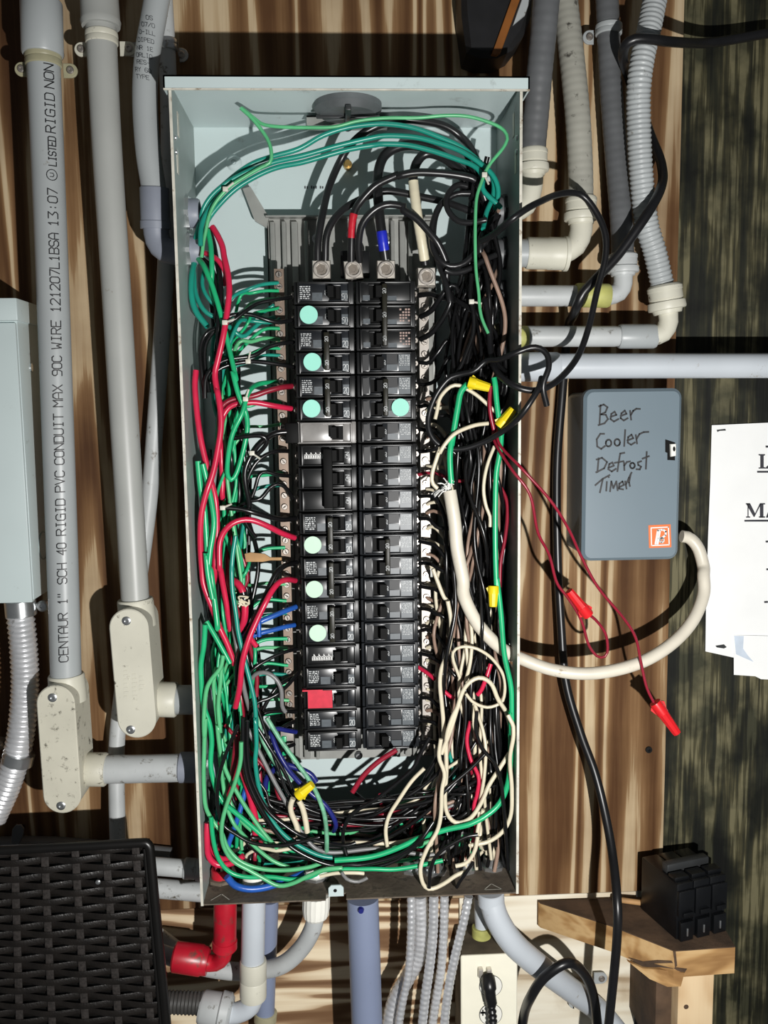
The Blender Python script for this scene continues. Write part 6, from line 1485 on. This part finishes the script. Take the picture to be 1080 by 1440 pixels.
# tangle across the bottom
cols_ = ['w_black'] * 13 + ['w_green', 'w_pale_green', 'w_teal', 'w_white', 'w_white', 'w_dark_red', 'w_navy', 'w_brown', 'w_green', 'w_grey']
nmz = {'w_black': 'black', 'w_green': 'green', 'w_pale_green': 'light green', 'w_teal': 'teal', 'w_white': 'cream', 'w_dark_red': 'dark red', 'w_navy': 'dark blue', 'w_brown': 'brownish', 'w_grey': 'grey'}
for i in range(72):
    cl = cols_[i % len(cols_)]
    left = i % 2 == 0
    ya = rnd.uniform(990, 1110); dep = rnd.uniform(1135, 1212); h = rnd.uniform(1.6, 4.4)
    if left: pts = [(rnd.uniform(308, 372), ya, h), (rnd.uniform(318, 400), ya + (dep - ya) * .55, h + .1), (rnd.uniform(390, 450), dep - rnd.uniform(4, 20), h + .2), (rnd.uniform(470, 530), dep + rnd.uniform(-8, 8), h + .2), (rnd.uniform(560, 630), dep - rnd.uniform(-4, 30), h), (rnd.uniform(650, 705), dep - rnd.uniform(10, 90), h)]
    else: pts = [(rnd.uniform(625, 700), ya, h), (rnd.uniform(600, 670), ya + (dep - ya) * .5, h + .1), (rnd.uniform(530, 600), dep - rnd.uniform(0, 25), h + .2), (rnd.uniform(440, 520), dep + rnd.uniform(-10, 10), h + .1), (rnd.uniform(350, 420), dep - rnd.uniform(-8, 30), h)]
    wire(cl, pts, rnd.uniform(2.3, 3.3), '%s wire in the bottom tangle coming from the %s gutter' % (nmz[cl], 'left' if left else 'right'), 'tangled wires along the panel bottom')
CON = [(312, 3.6), (357, 4.0), (445, 3.6), (579, 3.4), (611, 3.6), (657, 3.6), (692, 3.4)]
NC = [0] * 7
# short risers into the bottom connectors
for i in range(30):
    ci = i % 7; xk, hk = CON[ci]; NC[ci] += 1
    q0 = Vector((P(xk, 1240, hk).x, -hk * IN, zb0 + T_ + .010)) + Vector((math.cos(NC[ci] * 1.2566) * .0052, math.sin(NC[ci] * 1.2566) * .0052, 0))
    cl = ['w_black', 'w_white', 'w_green', 'w_black', 'w_dark_red'][i % 5]
    pts = [(xk + rnd.uniform(-8, 8), 1205, hk - .1), (xk + rnd.uniform(-40, 40), 1178, rnd.uniform(2.4, 4.2)), (xk + rnd.uniform(-90, 90), 1130 + rnd.uniform(-30, 30), rnd.uniform(2.2, 4))]
    pts = [q0] + [(min(705, max(305, p[0])), p[1], p[2]) for p in pts]
    wire(cl, pts, rnd.uniform(2.4, 3.2), '%s wire rising from a connector in the panel floor' % nmz[cl], 'wires rising from the panel floor')

# connectors in the panel floor
zf = zb0 + T_
for i, (px, h, r, m_, lab) in enumerate([(312, 3.6, .012, 'red_pvc', 'red threaded end poking through the panel floor'), (357, 4.0, .013, 'outlet_white', 'white bushing of the grey riser in the panel floor'), (445, 3.6, .013, 'outlet_white', 'white bushing above the ribbed gland'),
                                         (579, 3.4, .010, 'zinc', 'steel locknut of the leftmost armoured cable'), (611, 3.6, .011, 'zinc', 'steel connector of the middle armoured cable'), (655, 3.6, .009, 'zinc', 'steel connector with red cap at the slanting armoured cable'), (692, 3.4, .0105, 'zinc', 'wide steel locknut of the sweeping conduit')]):
    x_ = P(px, 1240, h).x; q = Vector((x_, -h * IN, zf))
    t = thing('cable_connector', lab, 'connector', q)
    part('locknut', MB().lathe(q, q + Vector((0, 0, .004)), [(0, r * 1.35), (.9, r * 1.35), (1, r * 1.25)], 8), 'zinc' if m_ != 'red_pvc' else 'box_dirty', t)
    part('collar', MB().lathe(q + Vector((0, 0, .004)), q + Vector((0, 0, .014)), [(0, r), (.9, r), (1, r * .92), (1, r * .75), (.1, r * .7)], 20), m_, t)
    if i == 5: part('red_insert', MB().lathe(q + Vector((0, 0, .013)), q + Vector((0, 0, .017)), [(0, r * .9), (1, r * .7)], 16), 'nut_red', t)
# yellow and red connectors
wire_nut(659, 537, 5.0, .96, .27, 31, 'nut_yellow', 'yellow wire connector lying level above the green wire', 8.2)
wire_nut(702, 600, 5.1, .62, -.78, 32, 'nut_yellow', 'yellow wire connector tilted up beside the right wall', 8.2)
wire_nut(694, 824, 5.0, -.02, .98, 30, 'nut_yellow', 'yellow wire connector hanging down low in the right gutter', 8.0)
wire_nut(419, 1119, 5.0, .78, -.62, 26, 'nut_yellow', 'yellow wire connector in the tangle below the left breakers', 8.5)
wire('w_dark_red', [(693, 600, 4.6), (697, 622, 5.0), (720, 660, 5.9), (745, 695, 6.0)] + C('S', (160, -90, 5.6), (205, 0, 5.2), (235, 110, 4.9), (275, 165, 4.8), (315, 225, 4.7), (340, 280, 4.6), (365, 365, 4.5), (405, 410, 4.5), (437, 395, 4.5), (432, 320, 4.6), (395, 265, 4.7), (365, 240, 4.8)), 2.2, 'thin dark red wire ending in a small loop and red connector')
wire('w_dark_red', [(700, 600, 4.85), (704, 626, 5.15), (735, 660, 5.9), (775, 705, 5.8), (800, 745, 5.4)] + C('S', (330, 0, 5.0), (400, 130, 4.8), (500, 250, 4.6), (550, 330, 4.5), (572, 430, 4.4), (595, 530, 4.4), (628, 600, 4.4)), 2.2, 'thin dark red wire hanging lowest with a red connector on its end')
wire_nut(*C('S', (362, 242))[0], 4.9, -.62, -.78, 44, 'nut_red', 'red wire connector holding the small loop of dark red wire', 8.5)
wire_nut(*C('S', (628, 590))[0], 4.5, .58, .81, 54, 'nut_red', 'red wire connector on the lowest hanging dark red wire', 9)
for px, py, h, lab, an in [(313, 264, 3.9, 'white cable tie on the left of the green arch', .6), (669, 240, 4.4, 'white cable tie on the right of the green arch', -1.2), (320, 457, 4.2, 'white cable tie at the upper left bundle', .3), (348, 506, 3.9, 'white cable tie on the black wire pair', 1.3),
                           (355, 638, 4.4, 'white cable tie below the shiny breaker plug wire', -.6), (346, 562, 4.0, 'white cable tie on the red wire pair', 1.2), (648, 428, 4.2, 'white cable tie on the black knot', -.2), (314, 708, 4.5, 'white cable tie on the left black bundle', .4)]:
    TIES.append((P(px, py, h), lab, an))
# terminal block with green lever at the foot of the left bar
tbk = thing('terminal_block', 'small pale terminal block with a green lever below the left bar', 'terminal block', P(402, 1045, 2.4))
part('base', MB().box(P(394, 1018, 2.4), P(414, 1040, 1.9), .001), 'bar_silver', tbk)
part('lever', MB().box(P(396, 1036, 2.5), P(404, 1058, 2.1), .001), 'w_green', tbk)
part('cap', MB().box(P(388, 1014, 2.5), P(412, 1019, 2.0), .001), 'brk_deep', tbk)


# ------------------------------------------------------------------ lay the wires so that none runs through another
import numpy as np


def lay_wires():
    X, R, S = [], [], []
    for w in WIRES:
        p = resample(smooth(w[2], .003), .005); S.append((len(X), len(X) + len(p))); X += [tuple(q) for q in p]; R += [w[3]] * len(p)
    for k, *_ in TAPES: a, b = S[k]; R[a:b] = [1.12 * WIRES[k][3]] * (b - a)
    X = np.array(X); R = np.array(R); X0 = X.copy(); N = len(X)
    wid = np.zeros(N, int); inner = np.ones(N, bool); seg = []
    for k, (a, b) in enumerate(S): wid[a:b] = k; inner[a] = inner[b - 1] = False; seg.append(np.arange(a, b - 1))
    seg = np.concatenate(seg); inn = np.nonzero(inner)[0]
    mob = np.ones(N)
    # boxes that hold wire ends and push everything else forward: breakers, bars, terminal block, pan
    obst = [(BX, BX + BWD, BZ - 21 * R_, BZ, (hf + .02) * IN), (x0p, x1p, zbnp, ztp, 1.12 * IN)]
    for (xa, ya, xb, yb, h, wpx) in ((392, 378, 408, 1012, 2.3, 13), (596, 405, 601, 1062, 2.2, 13)):
        for i in range(8):
            A, B = P(xa + (xb - xa) * i / 8, ya + (yb - ya) * i / 8, h), P(xa + (xb - xa) * (i + 1) / 8, ya + (yb - ya) * (i + 1) / 8, h)
            c = (A.x + B.x) / 2; obst.append((c - PX(wpx, h) / 2 - .0005, c + PX(wpx, h) / 2 + .0005, B.z, A.z, (h + .13) * IN))
    A, B = P(386, 1012, 2.5), P(416, 1060, 2.5); obst.append((A.x, B.x, B.z, A.z, 2.55 * IN))
    sill = [(BX - .012, BX + .002, BZ - 7 * R_, BZ - 6 * R_, hf * IN)]          # side plug of the shiny breaker
    for px, py, h in ((452, 379, 3.0), (497, 379, 3.0), (543, 379, 3.0), (600, 389, 2.9)):
        q = P(px, py, h); s_ = PX(13.5, h); sill.append((q.x - s_, q.x + s_, q.z - s_, q.z + s_, h * IN + .003))
    obst += sill
    near_end = np.zeros(N, bool)
    lock = [(np.array(q), r_, sd) for q, r_, sd in LOCKNUTS]
    for a, b in S:
        for e, rng in ((a, range(a, min(b, a + 5))), (b - 1, range(max(a, b - 5), b))):
            p = X[e]; held = any(o[0] - .005 < p[0] < o[1] + .005 and o[2] - .005 < p[2] < o[3] + .005 and -p[1] < o[4] + .004 for o in obst)
            held = held or any((Vector(p) - j[0]).length < j[1] + .006 for j in JOINTS)
            held = held or any(np.hypot(p[1] - q[1], p[2] - q[2]) < r_ * .9 and abs(p[0] - q[0]) < .024 for q, r_, sd in lock)
            held = held or abs(p[0] - (BW - T_ - .003)) < .0005 or abs(p[2] - (zb0 + T_ + .010)) < .0003
            if held:
                for n_, i in enumerate(rng if e == a else reversed(rng)):
                    near_end[i] = True; mob[i] = (0.0, .15, .4, .7, 1)[n_]
    inj = np.zeros(N, int) - 1
    for k, (c, rad) in enumerate(JOINTS):
        d = np.linalg.norm(X0 - np.array(c), axis=1); inj[d < rad + .006] = k
    free = np.zeros(N, bool)
    for a, b in S:
        if X0[a:b, 0].max() > BW + .02:
            free[a:b] = X0[a:b, 0] > BW - .030
    thick = R > .0065
    mob[thick] *= .35

    def clamp():
        f = ~free
        lo, hi = T_ + R + .0004, BW - T_ - R - .0004
        g = f & ~near_end
        X[g, 0] = np.clip(X[g, 0], lo[g], hi[g])
        X[f, 1] = np.minimum(X[f, 1], -.0045 - R[f])
        X[g, 2] = np.clip(X[g, 2], (zb0 + T_ + R + .0004)[g], (Z0 - T_ - R - .0004)[g])
        for o in obst:
            m = (X[:, 0] > o[0] - R) & (X[:, 0] < o[1] + R) & (X[:, 2] > o[2] - R) & (X[:, 2] < o[3] + R) & ~near_end
            X[m, 1] = np.minimum(X[m, 1], -o[4] - R[m] - .0003)

    def clamp_lock():
        for q, r_, sd in lock:          # wires that do not end in a bushing pass clear of it
            m = (np.hypot(X[:, 1] - q[1], X[:, 2] - q[2]) < r_ * 1.24 + R) & ~near_end & (np.abs(X[:, 0] - q[0]) < .0146 + R)
            X[m, 0] = q[0] - sd * (.0148 + R[m])

    def pairs():
        mid = (X[seg] + X[seg + 1]) / 2; cell = .0125
        key = np.floor((mid - mid.min(0)) / cell).astype(np.int64) + 1
        dim = key.max(0) + 2; kk = (key[:, 0] * dim[1] + key[:, 1]) * dim[2] + key[:, 2]
        order = np.argsort(kk, kind='stable'); ks = kk[order]; A, B = [], []
        for dx in (0, 1):
            for dy in (-1, 0, 1):
                for dz in (-1, 0, 1):
                    if (dx, dy, dz) < (0, 0, 0): continue
                    t = kk + (dx * dim[1] + dy) * dim[2] + dz
                    l, r = np.searchsorted(ks, t, 'left'), np.searchsorted(ks, t, 'right'); n = r - l
                    if not n.sum(): continue
                    a = np.repeat(np.arange(len(kk)), n)
                    b = order[np.repeat(l - np.concatenate(([0], np.cumsum(n)[:-1])), n) + np.arange(n.sum())]
                    if (dx, dy, dz) == (0, 0, 0): m = a < b; a, b = a[m], b[m]
                    i, j = seg[a], seg[b]
                    m = wid[i] != wid[j]; a, b, i, j = a[m], b[m], i[m], j[m]
                    m = ((mid[a] - mid[b]) ** 2).sum(1) < (R[i] + R[j] + .0068) ** 2
                    m &= ~((inj[i] >= 0) & (inj[i] == inj[j]))
                    A.append(i[m]); B.append(j[m])
        return np.concatenate(A), np.concatenate(B)

    clamp(); left = 0
    for it in range(LAY_STEPS):
        if it % 8 == 0: I, J = pairs()
        p1, d1, p2, d2 = X[I], X[I + 1] - X[I], X[J], X[J + 1] - X[J]
        r_ = p1 - p2; a = (d1 * d1).sum(1) + 1e-12; e = (d2 * d2).sum(1) + 1e-12; f = (d2 * r_).sum(1); c = (d1 * r_).sum(1); b = (d1 * d2).sum(1)
        den = a * e - b * b
        s = np.where(den > 1e-3 * a * e, np.clip((b * f - c * e) / np.maximum(den, 1e-16), 0, 1), .5)
        t = np.clip((b * s + f) / e, 0, 1); s = np.clip((b * t - c) / a, 0, 1)
        q = r_ + d1 * s[:, None] - d2 * t[:, None]; dist = np.sqrt((q * q).sum(1))
        need = R[I] + R[J] + .0004; hit = dist < need
        left = int(hit.sum())
        if not left and it > 20: break
        i, j, s, t, q, dist, need = I[hit], J[hit], s[hit], t[hit], q[hit], dist[hit], need[hit]
        cr = np.cross(d1[hit], d2[hit]); sg = np.where(cr[:, 1] * (X0[i, 1] - X0[j, 1]) < 0, -1, 1)[:, None]
        q = np.where(dist[:, None] < 2e-4, cr * sg * 1e3 + np.array([0, 1e-4, 0]) * np.where(i < j, 1, -1)[:, None], q)
        q = q * np.array([1, 1.5, 1]); q /= np.linalg.norm(q, axis=1)[:, None] + 1e-12
        pen = (need - dist)[:, None] * q
        wi = mob[i] * (1 - s) ** 2 + mob[i + 1] * s ** 2; wj = mob[j] * (1 - t) ** 2 + mob[j + 1] * t ** 2
        lam = pen / np.maximum(wi + wj, .05)[:, None]
        D = np.zeros_like(X); C_ = np.zeros(N)
        for idx, k, sgn in ((i, (1 - s), 1), (i + 1, s, 1), (j, (1 - t), -1), (j + 1, t, -1)):
            wgt = mob[idx] * k
            for ax in range(3): D[:, ax] += np.bincount(idx, lam[:, ax] * wgt * sgn, N)
            C_ += np.bincount(idx, k, N)
        X[:] = X + D / np.maximum(1, C_)[:, None] * 1.3
        if it < LAY_STEPS - 30:
            U_ = X - X0; U_[inn] += .25 * (1 - it / LAY_STEPS) * mob[inn][:, None] * (U_[inn - 1] - 2 * U_[inn] + U_[inn + 1]); X[:] = X0 + U_
        clamp(); clamp_lock()
    print('wires', len(WIRES), 'points', N, 'steps', it + 1, 'contacts left', left, 'moved mean mm', 1000 * np.linalg.norm(X - X0, axis=1).mean())
    return X, X0, R, S


x0p, x1p, zbnp, ztp = x0_pan, x1_pan, zbn, zt
LAY_STEPS = 260
LX, LX0, LR, LS = lay_wires()
for w, (a, b) in zip(WIRES, LS):
    solo(w[0], MB().tube([Vector(q) for q in LX[a:b]], w[3], w[4]), w[1], w[5], w[6], w[7], 70)
for k, pa, pb, m_, lab in TAPES:
    a, b = LS[k]; d = lambda p: a + int(np.argmin(((LX0[a:b] - np.array(p)) ** 2).sum(1)))
    i, j = sorted((d(pa), d(pb)))
    solo('marking_tape', MB().tube(smooth([Vector(q) for q in LX[i:j + 1]], .0025), lambda s_, r=WIRES[k][3]: r * (1.08 + .02 * math.sin(s_ * 900)), 14, cap=False), m_, lab, 'tape', None, 60)


def laid(p):
    """front of the wire that passes nearest to p, after laying"""
    i = int(np.argmin(((LX0 - np.array(p)) ** 2).sum(1))); return Vector(LX[i]) + Vector((0, -LR[i] - .0012, 0))


for p, lab, an in TIES: zip_tie(laid(p), lab, an)
mb = MB(); sr = random.Random(5); c0 = laid(P(344, 848, 4.2)) + Vector((0, -.0006, 0))
for k in range(5):
    mb.tube(smooth([c0 + Vector((sr.uniform(-.006, .006), -sr.uniform(0, .002), sr.uniform(-.006, .006))) for _ in range(4)], .002), .0010, 6)
solo('twist_tie', mb, 'w_white', 'crumpled white twist tie on the taped red wires', 'twist tie')
